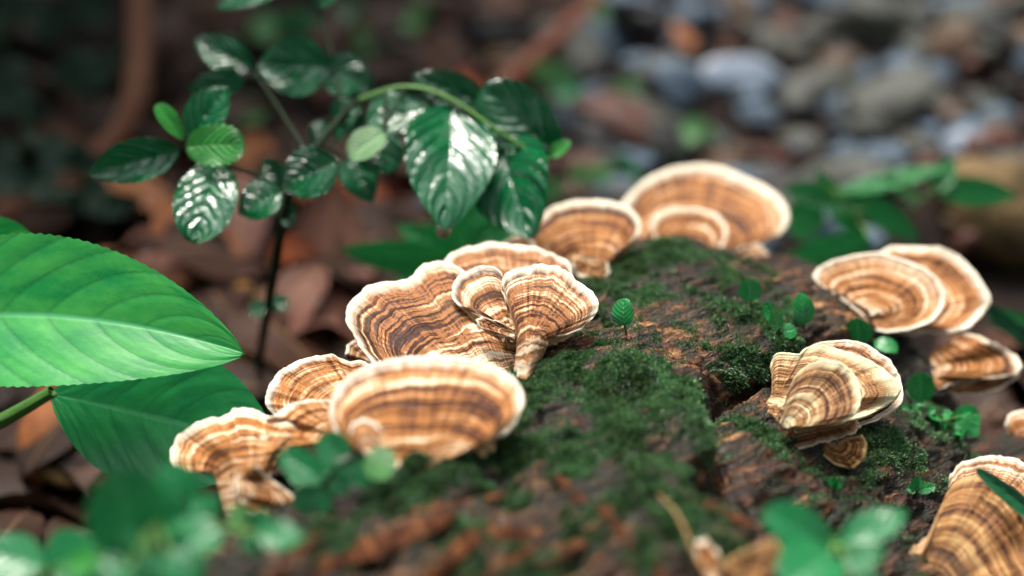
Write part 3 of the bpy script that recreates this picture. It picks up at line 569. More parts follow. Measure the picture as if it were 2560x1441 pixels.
def plant(name, label, cat, stems, leaves, base, leafmat, stemmat, defz, group=None, stem_r=.06, **kw):
    """stems: list of (pixel polyline with depth, r0, r1); leaves: (bx,by,tx,ty,width,{options})"""
    root = thing(name, label, cat, base, group); parts = []; lines = []
    for pl, r0, r1 in stems:
        pts = np.array([p if isinstance(p, np.ndarray) else P(*p) for p in pl]); V, F, q = tube(pts, np.linspace(r0, r1, len(pts))); parts.append((V, F)); lines.append(q)
    cl = np.concatenate(lines) if lines else None
    for k, l in enumerate(leaves):
        bx, by, tx, ty, wpx = l[:5]; o = dict(kw); o.update(l[5] if len(l) > 5 else {})
        wpx = wpx*o.pop('wk', 1.0); z1 = o.pop('z', defz); z2 = o.pop('z2', z1); mt = o.pop('mat', leafmat)
        B = P(bx, by, z1); T = P(tx, ty, z2)
        V, F, uv = leafVF(B, T, cmw(wpx, (z1+z2)/2), seed=k, **o)
        link('leaf', mesh('leaf', V-rl(root), F, uv), M[mt], root)
        if cl is not None:
            j = np.argmin(((cl-B)**2).sum(1)); d = np.linalg.norm(cl[j]-B)
            if d > .02:
                mid = (cl[j]+B)/2+np.array([0, 0, .08*d]); Vp, Fp, _ = tube([cl[j], mid, B+(T-B)*.03], [stem_r*.8, stem_r*.7, stem_r*.6], 6, sub=3); parts.append((Vp, Fp))
    if parts:
        V, F = joinVF(parts); link('stem', mesh('stem', V-rl(root), F), M[stemmat], root)
    return root

# glossy dark shrub behind the fungi
gb, gz = gp(640, 985)
g2 = gp(1480, 480)
U = dict
plant('glossy_shrub', 'dark glossy shrub with toothed shiny leaves rising behind the fungi', 'shrub',
      [([gb, (650, 880, 39), (672, 760, 36.5), (690, 650, 35), (706, 560, 34.3), (722, 480, 34), (770, 390, 34.2), (830, 320, 34.8), (880, 262, 35.2)], .13, .08),
       ([(715, 490, 34), (640, 435, 33.6), (540, 405, 33.2), (455, 376, 33)], .06, .04),
       ([(770, 390, 34.2), (715, 300, 35), (660, 215, 35.5), (622, 160, 36)], .06, .04),
       ([(860, 280, 35), (840, 180, 36.5), (815, 80, 37), (785, -10, 37.5)], .05, .05),
       ([(880, 262, 35.2), (930, 236, 35), (1000, 215, 34.8), (1080, 226, 34.6), (1150, 262, 34.4), (1220, 312, 34.2), (1300, 365, 34.2), (1372, 402, 34.2)], .085, .05)],
      [(452, 374, 222, 432, 92, U(z=33, roll=30, fold=.5)), (465, 368, 614, 362, 92, U(z=32.8, roll=-20, mat='shrub_lit', a=.5, b=.45, fold=.1)), (458, 352, 392, 260, 46, U(z=32.8, mat='shrub_lit', a=.7, b=.45)),
       (478, 350, 572, 216, 112, U(z=33.2, roll=10, bow=.05)), (612, 192, 470, 226, 64, U(z=35.4, roll=40)), (632, 172, 484, 98, 80, U(z=35.8, roll=20)), (545, 404, 488, 610, 124, U(z=33.2, z2=31.9, a=.6, b=.5, ser=11, seramp=.06)),
       (828, 170, 642, 165, 128, U(z=36, roll=25)), (800, 170, 936, 216, 96, U(z=36.2, roll=-20)), (720, -40, 536, 22, 64, U(z=36.5)), (795, 20, 850, -60, 60, U(z=37)),
       (843, 405, 700, 468, 116, U(z=33.4, ser=10, seramp=.06, roll=15)), (706, 478, 596, 535, 98, U(z=33.2, ser=9, seramp=.05)), (960, 330, 940, 432, 122, U(z=34, a=.45, b=.4)),
       (962, 332, 872, 392, 74, U(z=33.5, mat='shrub_under', a=.4, b=.4)), (1078, 272, 916, 312, 118, U(z=34.6, roll=-10, a=.5, b=.5)), (1130, 262, 1108, 580, 184, U(z=34.6, z2=32.6, ser=13, seramp=.05, roll=8)),
       (1252, 345, 1330, 600, 182, U(z=34.8, z2=33.2, mat='shrub', roll=-25)), (1392, 385, 1205, 215, 150, U(z=34.6, roll=25, a=.5, b=.5)), (1215, 262, 1030, 188, 84, U(z=35.2, roll=30)),
       (1375, 392, 1428, 352, 36, U(z=34.2, mat='shrub_lit')), (862, 395, 932, 505, 88, U(z=34.6)), (812, 300, 785, 372, 56, U(z=35.5)), (860, 330, 905, 268, 60, U(z=35.6)),
       (708, 470, 660, 395, 70, U(z=34.8, roll=40)), (705, 545, 738, 556, 40, U(z=34.2, a=.5, b=.5)), (668, 770, 622, 778, 44, U(z=36.6, a=.5, b=.5)), (672, 765, 722, 758, 44, U(z=36.6, a=.5, b=.5)), (840, 300, 880, 250, 60, U(z=35.2)),
       (790, 400, 850, 440, 60, U(z=34.6)), (720, 500, 700, 560, 50, U(z=34.4, roll=20)), (930, 236, 985, 330, 74, U(z=35.6, roll=20)), (900, 260, 840, 360, 76, U(z=35.6, roll=-30))],
      gb, 'shrub', 'stem_dark', 34, fold=.2, quilt=.008, wavy=.03, ser=12, seramp=.035, bow=.05, up=.85, wk=.98, nx=21, nyy=56)
# green arch of the bending branch reads lighter
V, F, _ = tube([P(900, 250, 35), P(1000, 214, 34.75), P(1080, 225, 34.55), P(1150, 261, 34.35), P(1220, 311, 34.15), P(1300, 364, 34.15), P(1372, 401, 34.15)], [.065, .065, .065, .06, .055, .05, .045])
sh = [o for o in COL.objects if o.name.startswith('glossy_shrub')][0]
link('arching_branch', mesh('arching_branch', V-rl(sh), F), M['stem_green'], sh)

# broad-leaved plant on the west side
gb2, _ = gp(-140, 1120)
plant('broad_leaf_plant', 'bright green broad-leaved plant with scalloped veined leaves beside the log', 'plant',
      [([gb2, (-110, 1080, 33.5), (-60, 1080, 31.5), (0, 1055, 31), (60, 1022, 30.8), (130, 980, 30.6)], .22, .13), ([gb2, (-320, 960, 32), (-330, 900, 31)], .2, .12), ([gb2, (-300, 850, 34), (-330, 760, 33.5)], .16, .1)],
      [(-330, 830, 612, 884, 335, U(z=30.4, z2=29.0, a=.60, b=.78, ser=40, seramp=.022, roll=0, up=.35, arch=-.055, fold=.22, quilt=.0025, bow=.05, wavy=.010, nx=61, nyy=220, nsec=8, slope=.62)),
       (125, 985, 690, 1120, 330, U(z=30.6, z2=29.8, a=.85, b=.75, ser=26, seramp=.02, mat='broad_dark', roll=8, fold=.1, quilt=.005, bow=.06, nx=41, nyy=90)),
       (-330, 760, 84, 590, 230, U(z=33.4, z2=32.4, a=.5, b=.45, roll=-15, fold=.2, ser=20, seramp=.03, nx=31, nyy=80, quilt=.012))],
      gb2, 'broad', 'stem_green', 30.6, stem_r=.12)

# soft blades and seedlings out of focus
def herb(label, x, y, leaves, z, mat='herb', stems=None, group=None, name='seedling', cat='seedling', sr=.06, **kw):
    q, _ = gp(x, y); st = stems if stems is not None else [([q, (q+P(leaves[0][0], leaves[0][1], z))/2+np.array([.3, 0, .4]), (leaves[0][0], leaves[0][1], z)], sr*1.3, sr)]
    return plant(name, label, cat, st, leaves, q, mat, 'stem_green', z, group, stem_r=sr, nx=11, nyy=26, **kw)
herb('bright arching green blade leaves between the shrub and the row of fungi', 1160, 745,
     [(1130, 640, 850, 622, 90, U(roll=25, bow=.08)), (1150, 650, 990, 560, 70, U()), (1140, 690, 985, 705, 70, U(z=41)), (1150, 640, 1210, 500, 130, U(z=42, mat='blade')), (1130, 660, 1050, 560, 110, U(z=43)), (1170, 640, 1300, 560, 110, U(z=42))], 40, 'blade')
herb('slender pointed green leaves on thin stalks beyond the widest fungus', 2180, 700,
     [(2170, 520, 1990, 500, 36, U()), (2090, 480, 2380, 415, 50, U(roll=20)), (2120, 480, 2300, 600, 66, U()), (2180, 600, 1910, 690, 100, U(z=41, roll=20)), (2330, 470, 2545, 490, 70, U()), (2340, 480, 2380, 395, 60, U()), (2080, 500, 1960, 470, 60, U()),
      (2060, 560, 1960, 530, 110, U(z=43)), (2150, 600, 2040, 420, 60, U(z=43)), (2300, 500, 2200, 440, 40, U(mat='pale_herb'))], 42, 'blade',
     stems=[([gp(2180, 700)[0], (2170, 600, 42), (2130, 520, 42), (2060, 460, 42)], .07, .04), ([gp(2180, 700)[0], (2230, 560, 42), (2330, 480, 42), (2370, 440, 42)], .06, .03)], name='slender_herb', cat='herb')
herb('dark green grass blades rising past the drooping fungus', 2560, 900, [(2600, 880, 2440, 745, 36, U(z=36)), (2640, 860, 2460, 800, 30, U(z=36)), (2620, 830, 2480, 770, 30, U(z=37, mat='blade'))], 36, 'shrub', stems=[([gp(2640, 1000)[0], (2620, 880, 36)], .06, .04)], name='grass_tuft', cat='grass')
plant('grass', 'single dark blade of grass lying across the pinkish fungus', 'grass', [], [(2640, 1330, 2440, 1172, 44, U(z=26.5, z2=27.2, a=.4, b=.5, fold=.4))], P(2640, 1330, 26.5), 'shrub', 'stem_green', 27)
# foreground seedlings
q, _ = onlog(2080, 1440); q = P(2080, 1560, 23) if q is None else q
plant('four_leaved_seedling', 'small four-leaved seedling sprouting from the splintered near flank of the log', 'seedling', [([q, (2090, 1400, 22.2), (2088, 1360, 22)], .09, .07)],
      [(2075, 1370, 1905, 1280, 105, U(z=22, z2=21.8, a=.5, b=.55)), (2100, 1365, 2268, 1278, 82, U(z=22, z2=22.2)), (2080, 1385, 1960, 1470, 110, U(z=21.8, z2=21, a=.5, b=.5)), (2105, 1380, 2200, 1470, 60, U(z=22, z2=21.5)), (2095, 1362, 2080, 1330, 34, U(z=22.2, mat='shrub_lit')), (2120, 1400, 2215, 1380, 50, U(z=21.5))],
      q, 'herb', 'stem_green', 22, fold=.15, bow=.06, up=.8, nx=13, nyy=30)
q, _ = onlog(760, 1340); q = P(700, 1430, 24) if q is None else q
plant('round_leaf_sprig', 'sprig of dark round leaves hanging in front of the broad cream-rimmed fungus', 'sprig', [([q, (800, 1230, 23.6), (840, 1170, 23.4), (900, 1130, 23.4)], .05, .035)],
      [(860, 1160, 805, 1085, 84, U(a=.5, b=.5)), (900, 1140, 880, 1215, 118, U(a=.45, b=.45)), (915, 1140, 985, 1180, 86, U(a=.5, b=.5, mat='pale_herb')), (850, 1160, 815, 1100, 70, U(a=.5, b=.5)), (805, 1200, 700, 1130, 80, U(a=.5, b=.5)),
       (790, 1215, 770, 1290, 100, U(a=.5, b=.5)), (830, 1180, 720, 1190, 70, U(a=.5, b=.5, z=23.8)), (840, 1190, 860, 1240, 60, U())], q, 'herb', 'stem_dark', 23.4, nx=11, nyy=24, stem_r=.035, up=.4)
gq, _ = gp(330, 1560)
plant('leafy_seedling', 'leafy seedling with blunt oval leaves in front of the orange folded fungus', 'seedling',
      [([gq, (380, 1440, 21.5), (400, 1360, 20.8), (390, 1300, 20.5)], .12, .07), ([(395, 1400, 21), (480, 1330, 21), (560, 1320, 21), (640, 1340, 21)], .06, .04)],
      [(340, 1390, 290, 1170, 160, U(a=.5, b=.5, z2=20)), (380, 1330, 340, 1190, 90, U(z=21.5)), (480, 1330, 420, 1155, 110, U(z=22, a=.5, b=.5)), (400, 1345, 560, 1350, 96, U(a=.5, b=.5)), (370, 1380, 400, 1500, 110, U(z=20)), (640, 1340, 765, 1345, 70, U(z=21)),
       (620, 1330, 650, 1390, 70, U(z=21)), (540, 1300, 480, 1240, 80, U(z=22)), (260, 1420, 400, 1290, 60, U(z=20.5)), (420, 1380, 500, 1470, 110, U(z=20)), (330, 1420, 230, 1490, 110, U(z=19.8, mat='herb')), (610, 1320, 580, 1260, 60, U(z=22, mat='pale_herb')), (430, 1400, 470, 1330, 70, U(z=20.5)),
       (640, 1330, 660, 1270, 60, U(z=22)), (300, 1400, 330, 1310, 60, U(z=20))], gq, 'herb', 'stem_green', 20.8, nx=13, nyy=26, stem_r=.05, bow=.06, fold=.12, up=1.0)
gq, _ = gp(60, 1560)
plant('low_broad_seedling', 'low seedling with wide dark leaves beside the leafy oval-leaved one', 'seedling', [([gq, (90, 1480, 23), (120, 1440, 22)], .1, .07)],
      [(110, 1420, -60, 1370, 120, U(z2=22)), (120, 1430, 240, 1350, 130, U()), (100, 1440, 200, 1490, 110, U()), (60, 1440, 20, 1340, 80, U(z=24)), (160, 1420, 270, 1390, 60, U(z=21, mat='shrub_lit')), (40, 1450, -80, 1460, 110, U())], gq, 'herb', 'stem_green', 22, nx=11, nyy=24, up=.8)
herb('short curled green leaf below the broad-leaved plant', 330, 1180, [(400, 1130, 245, 1165, 62, U(bow=-.1)), (380, 1140, 420, 1200, 60, U()), (390, 1150, 330, 1120, 50, U())], 31, 'herb')
for k, (x, y, nleaf) in enumerate([(1385, 180, 2), (1445, 225, 2), (1575, 240, 2), (1520, 25, 2), (900, 45, 2), (1060, 55, 3), (640, 70, 3), (740, 50, 2), (650, 275, 2), (1750, 345, 2), (1560, 430, 3), (1480, 450, 3), (1400, 470, 2), (1660, 380, 2), (880, 110, 2), (590, 140, 1)]):
    q, z = gp(x, y+25); z -= 1.2; lv = []
    for j in range(nleaf):
        an = rng.uniform(0, 6.28); L = rng.uniform(45, 75); lv.append((x+rng.normal(0, 8), y+rng.normal(0, 6), x+math.cos(an)*L, y+math.sin(an)*L*.5-10, rng.uniform(50, 75), U(a=.5, b=.5, roll=rng.uniform(-30, 30))))
    herb('tiny pale seedling scattered on the soil behind the shrub and fungi', x, y+25, lv, z, ['pale_herb', 'herb', 'pale_herb'][k % 3], group='tiny seedlings on the soil', sr=.05)
for k in range(26):
    x, y = rng.uniform(-120, 260), rng.uniform(-80, 520); q, z = gp(x, y+60); z *= .93; lv = []
    for j in range(4):
        an = rng.uniform(0, 6.28); L = rng.uniform(50, 110); lv.append((x, y, x+math.cos(an)*L, y+math.sin(an)*L*.7, rng.uniform(40, 70), U(roll=rng.uniform(-40, 40))))
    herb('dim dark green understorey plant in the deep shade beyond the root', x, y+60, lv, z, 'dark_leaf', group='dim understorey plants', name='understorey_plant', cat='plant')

# little round-leaved creeping ferns on the log
def creeper(label, px, py, leaves):
    q, z = onlog(px, py)
    if q is None: q, z = P(px, py, 30), 30
    st = []
    for l in leaves:
        st.append(([q, (q*.5+P(l[0], l[1], z-.25)*.5), (l[0], l[1], z-.3)], .03, .022))
    lv = [(l[0], l[1], l[2], l[3], l[4], dict(U(z=z-.3, z2=z-.3-rng.uniform(-.15, .35), a=rng.uniform(.38, .5), b=rng.uniform(.38, .6), quilt=.004, fold=rng.uniform(0, .35), bow=rng.uniform(-.06, .12), up=.9, roll=rng.uniform(-22, 22), wavy=.02), **(l[5] if len(l) > 5 else {}))) for l in leaves]
    return plant('creeping_fern', label, 'fern', st, lv, q, 'fern', 'stem_green', z, 'round-leaved ferns creeping on the log', stem_r=.022, nx=15, nyy=30)
creeper('lone round fern leaf upright in moss next to the twin-lobed fungus', 1565, 832, [(1562, 815, 1560, 745, 58)])
creeper('round glossy fern leaf on a short stalk at the mossy crest', 1878, 770, [(1877, 752, 1872, 696, 56)])
creeper('nibbled fern with orange-spotted twisted leaves on dark moss', 1945, 835, [(1948, 820, 1912, 755, 34, U(a=.5, b=.4)), (1950, 822, 1930, 770, 34), (1955, 832, 1990, 825, 34)])
creeper('pointed oval fern leaf between the nibbled fern and the spiral pair of fungi', 2010, 825, [(2010, 812, 1998, 732, 58, U(a=.45, b=.6))])
creeper('shiny round fern leaf directly below the spiral pair of fungi', 2150, 868, [(2148, 856, 2143, 795, 64)])
creeper('torn fern leaf with a yellow tip behind the greenish-rimmed rosette', 2190, 890, [(2182, 862, 2245, 874, 40)])
creeper('dark round fern leaf in front of the drooping fungus', 2330, 960, [(2350, 950, 2365, 880, 74, U(mat='broad_dark'))])
creeper('striped oval fern leaf above the leafy moss shoots', 2300, 1015, [(2302, 1004, 2302, 930, 60)])
creeper('cupped fern leaf at the tip of the leafy moss shoots', 2400, 1080, [(2385, 1062, 2448, 1030, 60, U(a=.5, b=.45)), (2395, 1070, 2450, 1072, 40)])
creeper('tiny lobed fern sprout on the dark bare wood under the rosette', 2085, 1225, [(2085, 1218, 2070, 1198, 14), (2085, 1218, 2090, 1195, 14), (2087, 1220, 2104, 1208, 14)])
creeper('fern sprout fan on the dark flank beside the coffee-brown fungus', 2290, 1235, [(2290, 1225, 2278, 1200, 20), (2290, 1225, 2300, 1195, 20), (2292, 1228, 2340, 1215, 24), (2290, 1228, 2265, 1220, 18)])
shoot = []
for k in range(26): 
    t_ = k/25; x = 2270+t_*140+rng.normal(0, 8); y = 1025+t_*45+rng.normal(0, 16); an = rng.uniform(0, 6.28); shoot.append((x, y, x+22*math.cos(an), y+18*math.sin(an), 15))
creeper('cluster of tiny leafy moss shoots on the shaded flank', 2330, 1060, shoot)

# dry tendril and threads
q, _ = onlog(1745, 1441); q = P(1745, 1441, 22) if q is None else q
V, F, _ = tube([P(1645, 1235, 23.2), P(1690, 1280, 22.8), P(1720, 1340, 22.4), P(1738, 1400, 22.2), q], [.02, .028, .03, .03, .03]); tag(link('dry_tendril', mesh('dry_tendril', V-q, F), M['tendril'], None, q), 'thin dry yellow tendril curving over the mossy wood', 'tendril')

# ------------------------------------------------------------------ root, sticks, litter, stones
def stick(name, label, cat, pts, r, mat):
    W = np.array([p if len(p) == 3 else P(p[0], p[1], gp(p[0], p[1], p[2] if len(p) > 2 else 0)[1]) for p in pts]); V, F, qq = tube(W, r, 10); V = V+.12*np.mean(r)*vnoise(V*3)[:, None]
    return tag(link(name, mesh(name, V-W[0], F), M[mat], None, W[0]), label, cat)
def on(px, py, l): return tuple(P(px, py, gp(px, py, l)[1]))
stick('brown_root', 'smooth brown root looping down from the shade across the litter', 'root', [on(352, -60, 6), on(352, 60, 5), on(350, 150, 4), on(340, 250, 3), on(300, 345, 2), on(200, 425, 1.2), on(100, 490, .8), on(-60, 575, .5)], [.55, .55, .52, .5, .5, .48, .5, .52], 'root')
stick('red_brown_stick', 'straight red-brown stick lying between the shrub and the stones', 'stick', [on(1235, 235, .5), on(1340, 140, .6), on(1500, -10, .6), on(1560, -80, .6)], [.42, .4, .36, .34], 'stick_red')
stick('curved_dry_stalk', 'curved yellowish dry stalk on the dark soil near the broad-leaved plant', 'stalk', [on(55, 1125, 1.0), on(90, 1170, 1.0), on(150, 1200, .9), on(245, 1205, .7)], [.14, .2, .22, .2], 'tendril')
stick('thin_grey_twig', 'thin brown twig standing in the dark soil below the curved stalk', 'twig', [on(30, 1240, .4), on(60, 1330, .6), on(80, 1400, .5)], [.16, .18, .15], 'root')
# dead leaves
lm = []
for k in range(6):
    V, F, uv = leafVF((0, -.5, 0), (0, .5, 0), rng.uniform(.38, .6), a=.6, b=.8, bow=rng.uniform(-.12, .2), fold=rng.uniform(-.2, .6), face=(0, 0, 1), twist=rng.uniform(-50, 50), wavy=.08, nx=9, nyy=18, seed=k*2)
    lm.append(mesh('dead_leaf', V, F, uv))
LM = {}
def dead(q, L, rz, tl, k, mat, label, group=None):
    key = (k, mat)
    if key not in LM: m_ = lm[k].copy(); m_.materials.clear(); m_.materials.append(M[mat]); LM[key] = m_
    o = link('dead_leaf', LM[key], None, None, q); o.scale = (L, L, L); o.rotation_euler = (tl[0], tl[1], rz); return tag(o, label, 'leaf', group)
for (x, y, L, rz, tl, k, mat, lab) in [
    (360, 540, 5.5, 1.3, (.25, .2), 0, 'litter_orange', 'large orange-tan dead leaf behind the shrub'), (480, 610, 5, .5, (.2, -.2), 1, 'litter_orange', 'orange curled dead leaf beside the pink one'), (600, 560, 4.5, .2, (.3, .1), 2, 'litter_pink', 'pale pink dead leaf behind the shrub stem'),
    (820, 700, 6, .1, (.9, .2), 1, 'litter_pink', 'tall pinkish brown dead leaf leaning up near the arching blades'), (730, 810, 4, -.5, (.5, .2), 4, 'litter_pink', 'dull pink dead leaf under the tall leaning one'), (860, 530, 5, 1.4, (.4, .1), 5, 'litter_red', 'rusty red dead leaf glowing behind the shrub stem'),
    (960, 500, 5, 1.0, (.3, 0), 1, 'litter_red', 'rusty orange dead leaf under the shrub'), (625, 840, 3.4, .3, (.5, 0), 2, 'litter_yellow', 'small yellow-orange dead leaf at the tip of the broad leaf'), (700, 900, 5, .9, (.3, .2), 0, 'litter', 'brown dead leaf near the foot of the shrub'),
    (125, 1105, 3.2, .3, (.5, .4), 3, 'litter_orange', 'small reddish dead leaf on the soil below the broad-leaved plant'), (1210, 250, 4, .7, (.3, .2), 5, 'litter_red', 'reddish dead leaf beside the red-brown stick'), (1700, 110, 2.4, .4, (.3, .2), 2, 'litter_orange', 'orange dead leaf among the pale stones')]:
    q, z = gp(x, y, .8); q = q+np.array([0, 0, .3]); dead(q, L, rz, tl, k, mat, lab)
cnt = 0
while cnt < 190:
    x, y = rng.uniform(-150, 1500), rng.uniform(-60, 1500)
    if x > 1100 and rng.random() < .6: continue
    q, z = gp(x, y, .3)
    if 2 < q[1] < 40 and q[0] > np.interp(q[1], LT[:, 0], LT[:, 1])-1.0: continue
    cnt += 1; dead(q+np.array([0, 0, rng.uniform(0, .5)]), rng.uniform(2.5, 6), rng.uniform(0, 6.28), (rng.normal(0, .3), rng.normal(0, .3)), int(rng.integers(6)), 'litter', 'damp brown dead leaf of the forest floor litter', 'dead leaves of the litter')
for k in range(34):
    x, y = rng.uniform(150, 1150), rng.uniform(420, 900); q, z = gp(x, y, .4)
    dead(q+np.array([0, 0, rng.uniform(.2, .7)]), rng.uniform(1.8, 4), rng.uniform(0, 6.28), (rng.normal(0, .4), rng.normal(0, .4)), int(rng.integers(6)), ['litter_orange', 'litter_pink', 'litter', 'litter_red'][k % 4], 'small warm brown dead leaf scattered around the foot of the shrub', 'dead leaves around the shrub')
for k in range(40):
    x, y = rng.uniform(2250, 2700), rng.uniform(820, 1500); q, z = gp(x, y, .4)
    if q[0] < np.interp(q[1], LT[:, 0], LT[:, 2])+.6: continue
    dead(q+np.array([0, 0, rng.uniform(.1, .5)]), rng.uniform(2, 4.5), rng.uniform(0, 6.28), (rng.normal(0, .3), rng.normal(0, .3)), int(rng.integers(6)), 'litter', 'dull brown dead leaf in the dark gap beside the log', 'dead leaves beside the log')
# stones
import bmesh
sm_ = []
for k in range(9):
    bm = bmesh.new(); bmesh.ops.create_icosphere(bm, subdivisions=3, radius=1)
    V = np.array([v.co for v in bm.verts]); nv_ = rng.normal(0, 1, (9, 3)); nv_ = nrm(nv_); off = rng.uniform(.38, .72, 9)
    for n_, o_ in zip(nv_, off):
        d = V@n_; V = V-np.maximum(0, d-o_)[:, None]*n_*.93
    V = V*(1+.06*fbm(V*2+k*5, 3, k))[:, None]
    for v, c in zip(bm.verts, V): v.co = c
    me = bpy.data.meshes.new('stone'); 
    for v in bm.verts: v.co *= S
    bm.to_mesh(me); bm.free(); me.polygons.foreach_set('use_smooth', [True]*len(me.polygons)); sm_.append(me)
SM = {}
def stone(q, sc, rot, k, mat, label, group=None, name='stone'):
    key = (k, mat)
    if key not in SM: m_ = sm_[k].copy(); m_.materials.append(M[mat]); SM[key] = m_
    o = link(name, SM[key], None, None, q); o.scale = sc; o.rotation_euler = rot; return tag(o, label, 'stone', group)
def pstone(x, y, wpx, hpx, k, mat, label, rot=(0, 0, 0), flat=.6):
    q, z = gp(x, y); c = KX*z; a_ = wpx*c/2*1.2; b_ = hpx*c/2*1.25; q[2] += b_*.3; stone(q, (a_, b_*1.1, b_*flat+.25), rot, k, mat, label)
for a_ in [(1885, 215, 270, 95, 0, 'st_pale', 'long pale lilac-white stone slab among dark gravel', (.5, .15, .25)), (1695, 250, 130, 140, 1, 'st_blue', 'light blue-grey stone next to the long pale slab', (.6, 0, 1.2)), (1530, 120, 150, 130, 2, 'st_blue', 'rounded blue-grey stone behind the tiny seedlings', (.4, .2, .4)),
           (1490, 270, 130, 90, 3, 'st_blue', 'low slate-blue stone between the shrub tip and the light blue stone', (.2, .1, .6)), (2250, 290, 260, 190, 4, 'st_grey', 'large wedge-shaped grey-green stone', (.3, .1, -.4)), (2060, 250, 200, 130, 5, 'st_grey', 'dull grey-green stone behind the long pale slab', (.2, 0, .3)),
           (2200, 110, 200, 180, 6, 'st_grey', 'broad grey-green stone above the wedge-shaped one', (.4, .2, .9)), (2450, 385, 180, 80, 0, 'st_pale', 'pale blue-white flat stone at the edge of the brown boulder', (.4, 0, -.2)), (2050, 275, 60, 70, 7, 'st_blue', 'little bluish pebble under the grey-green stones', (0, 0, 0)),
           (1830, 60, 120, 130, 8, 'st_tan', 'greyish tan stone up behind the pale slab', (.3, 0, .2)), (1690, 95, 90, 100, 1, 'st_tan', 'warm tan stone behind the light blue one', (.2, .2, 0)), (1930, 395, 110, 60, 2, 'st_red', 'brick-red stone just beyond the widest fungus', (.2, .1, .1)),
           (2390, 150, 120, 160, 3, 'st_tan', 'sandy stone beside the wedge-shaped grey-green one', (.3, .1, .7)), (1960, 90, 120, 80, 4, 'st_red', 'reddish brown stone behind the long pale slab', (.2, 0, .4)), (2130, 5, 150, 60, 5, 'st_blue', 'bluish stone at the far edge of the gravel', (.2, 0, .2)), (1600, 30, 100, 80, 6, 'st_dark', 'blackish stone between the rounded blue and tan ones', (0, 0, .5)),
           (2480, 100, 140, 120, 7, 'st_dark', 'dark bluish stone beyond the sandy one', (.1, 0, .3)), (1830, 400, 90, 50, 8, 'st_tan', 'small tan stone beside the brick-red one', (0, 0, 0))]:
    pstone(*a_)
kinds = ['st_grey', 'st_tan', 'st_dark', 'st_grey', 'st_red', 'st_blue', 'st_dark', 'st_grey']
names = {'st_grey': 'small grey-green pebble of the gravel beyond the log', 'st_tan': 'small tan pebble of the gravel beyond the log', 'st_dark': 'small blackish pebble of the gravel beyond the log', 'st_red': 'small reddish pebble of the gravel beyond the log', 'st_blue': 'small blue-grey pebble of the gravel beyond the log'}
cnt = 0
while cnt < 260:
    x, y = rng.uniform(1150, 2680), rng.uniform(-90, 640)
    if x < 1450 and rng.random() < .6: continue
    q, z = gp(x, y)
    if q[1] < 41: continue
    m_ = kinds[int(rng.integers(8))]; r_ = rng.uniform(.4, 1.4)*(1 if rng.random() < .8 else 1.5); cnt += 1
    stone(q+np.array([0, 0, r_*.25]), (r_*rng.uniform(.9, 1.5), r_, r_*rng.uniform(.5, .8)), (rng.uniform(-.4, .4), rng.uniform(-.4, .4), rng.uniform(0, 6.28)), int(rng.integers(9)), m_, names[m_], 'pebbles of the gravel', 'pebble')
# boulder at the east edge
q, z = gp(2520, 700); q = q+np.array([2.5, 4, 1.0]); o = stone(q, (5.2, 3.8, 3.6), (.3, .2, .5), 2, 'st_boulder', 'big brown mossy boulder beyond the spiral pair of fungi', None, 'boulder')
# fine gravel and crumbs
NG = 5000; x = rng.uniform(-60, 60, NG); y = rng.uniform(8, 130, NG); z = gh(x, y); r_ = rng.uniform(.08, .28, NG)
oc = np.array([[1, 0, 0], [-1, 0, 0], [0, 1, 0], [0, -1, 0], [0, 0, 1], [0, 0, -1]], float); of = np.array([[0, 2, 4], [2, 1, 4], [1, 3, 4], [3, 0, 4], [2, 0, 5], [1, 2, 5], [3, 1, 5], [0, 3, 5]])
V = (np.stack([x, y, z+r_*.4], -1)[:, None]+oc[None]*r_[:, None, None]*rng.uniform(.5, 1.3, (NG, 6, 1))).reshape(-1, 3); F = (of[None]+np.arange(NG)[:, None, None]*6).reshape(-1, 3)
tag(link('gravel', mesh('gravel', V, F, smooth=False), M['soil']), 'fine dark soil crumbs and grit over the ground', 'gravel', kind='stuff')

# ------------------------------------------------------------------ unseen overhanging bush added to keep the far west corner in deep shade
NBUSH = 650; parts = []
bush = thing('added_shade_bush', 'unseen dark leafy bush added to shade the litter beyond the brown root', 'bush', (-45, 84, 0))
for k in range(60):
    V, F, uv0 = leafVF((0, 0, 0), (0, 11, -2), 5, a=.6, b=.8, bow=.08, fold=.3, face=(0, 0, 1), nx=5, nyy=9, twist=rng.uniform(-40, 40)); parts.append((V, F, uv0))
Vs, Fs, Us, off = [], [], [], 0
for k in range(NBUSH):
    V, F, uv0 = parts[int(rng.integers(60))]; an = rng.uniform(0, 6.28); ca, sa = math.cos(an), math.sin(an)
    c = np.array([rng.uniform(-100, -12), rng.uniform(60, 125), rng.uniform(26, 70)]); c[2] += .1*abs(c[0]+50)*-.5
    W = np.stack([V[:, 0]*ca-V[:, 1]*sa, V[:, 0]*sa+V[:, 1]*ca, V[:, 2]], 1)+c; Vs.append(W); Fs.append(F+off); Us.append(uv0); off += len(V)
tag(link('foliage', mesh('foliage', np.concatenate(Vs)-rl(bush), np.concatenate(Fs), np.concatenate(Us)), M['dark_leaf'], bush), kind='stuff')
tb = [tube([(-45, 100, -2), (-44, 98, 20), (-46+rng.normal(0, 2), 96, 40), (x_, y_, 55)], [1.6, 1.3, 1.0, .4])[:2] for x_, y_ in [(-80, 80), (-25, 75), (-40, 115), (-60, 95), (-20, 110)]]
V, F = joinVF(tb); link('trunk', mesh('trunk', V-rl(bush), F), M['root'], bush)

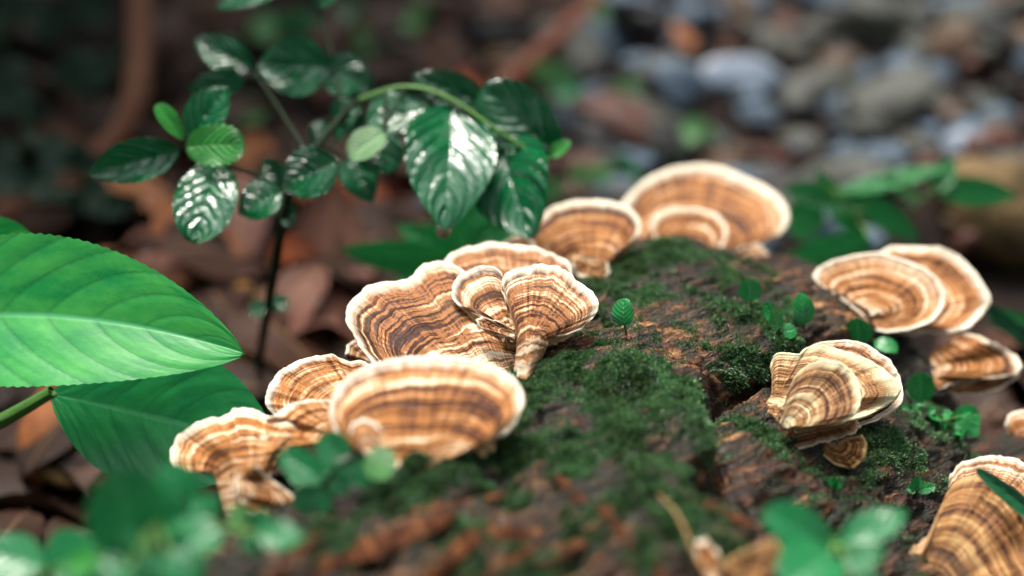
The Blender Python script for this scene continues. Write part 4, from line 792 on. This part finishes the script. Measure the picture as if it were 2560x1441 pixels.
# ------------------------------------------------------------------ forest trees added all beyond the frame to block low sky light
s_ = N('tree_bark'); nz = s_.noise(s_.obj(), 12, 4); M['bark'] = s_.fin(s_.ramp(nz, [(.3, (.03, .022, .016)), (.7, (.10, .075, .055))]), .8, s_.bump(nz, .02, .8), spec=.2)
s_ = N('tree_foliage'); nz = s_.noise(s_.obj(), 3, 3); cc = s_.ramp(nz, [(.3, (.008, .035, .012)), (.7, (.03, .09, .025))]); M['canopy'] = s_.fin(cc, .6, spec=.3, trans=cc, transf=.25)
def crown_mesh(k):
    n_ = 2600; d = nrm(rng.normal(0, 1, (n_, 3))); c = d*(rng.random(n_)**.4)[:, None]*np.array([190, 190, 300])*(1+.25*fbm(d*2+k*9, 2, k))[:, None]; c[:, 2] += 400
    dr = nrm(rng.normal(0, 1, (n_, 3))+[0, 0, -.4]); sd2 = nrm(np.cross(dr, rng.normal(0, 1, (n_, 3)))); L = rng.uniform(14, 30, n_)[:, None]; W = L*.32
    V = np.stack([c, c+dr*L*.5-sd2*W, c+dr*L, c+dr*L*.5+sd2*W], 1).reshape(-1, 3); i = np.arange(n_)*4
    me = mesh('crown', V, np.stack([i, i+1, i+2, i+3], 1), smooth=False); me.materials.append(M['canopy']); return me
cms = [crown_mesh(k) for k in range(3)]; tms = []
for k in range(3):
    V, F, _ = tube([(0, 0, -10), (4, 3, 150), (-5, 8, 380), (6, -4, 620)], [16, 13, 9, 3], 12); bs = [(V, F)]
    for j in range(6):
        an = j*1.05+k; h_ = 200+60*j; bs.append(tube([(0, 2, h_), (60*math.cos(an), 60*math.sin(an), h_+50), (140*math.cos(an), 140*math.sin(an), h_+90)], [6, 4, 1.5], 8)[:2])
    V, F = joinVF(bs); tms.append(mesh('trunk', V, F)); tms[-1].materials.append(M['bark'])
for k in range(17):
    an = 2*math.pi*k/17+rng.normal(0, .06); R_ = rng.uniform(430, 640); t_ = thing('sky_block_tree', 'unseen leafy forest tree added around the clearing to block low sky', 'tree', (R_*math.sin(an), 30+R_*math.cos(an), 0), 'unseen forest trees added to block low sky')
    t_.rotation_euler = (0, 0, rng.uniform(0, 6.28)); sc_ = rng.uniform(.85, 1.1); t_.scale = (sc_, sc_, sc_); link('trunk', tms[k % 3], None, t_); c_ = link('crown', cms[k % 3], None, t_); c_['kind'] = 'stuff'

# ------------------------------------------------------------------ water drops
dv, dfv = None, None
th_, ph_ = np.meshgrid(np.linspace(0, 2*np.pi, 17), np.linspace(0, np.pi, 11)); dm = mesh('water_drop', np.stack([np.sin(ph_)*np.cos(th_), np.sin(ph_)*np.sin(th_), np.cos(ph_)*1.05], -1).reshape(-1, 3), gridF(17, 11)); dm.materials.append(M['water'])
q = P(1108, 576, 33.3); o = link('water_drop', dm, None, None, q); o.scale = (.17, .17, .19); tag(o, 'round clear water drop hanging from the tip of the hanging shrub leaf', 'drop')
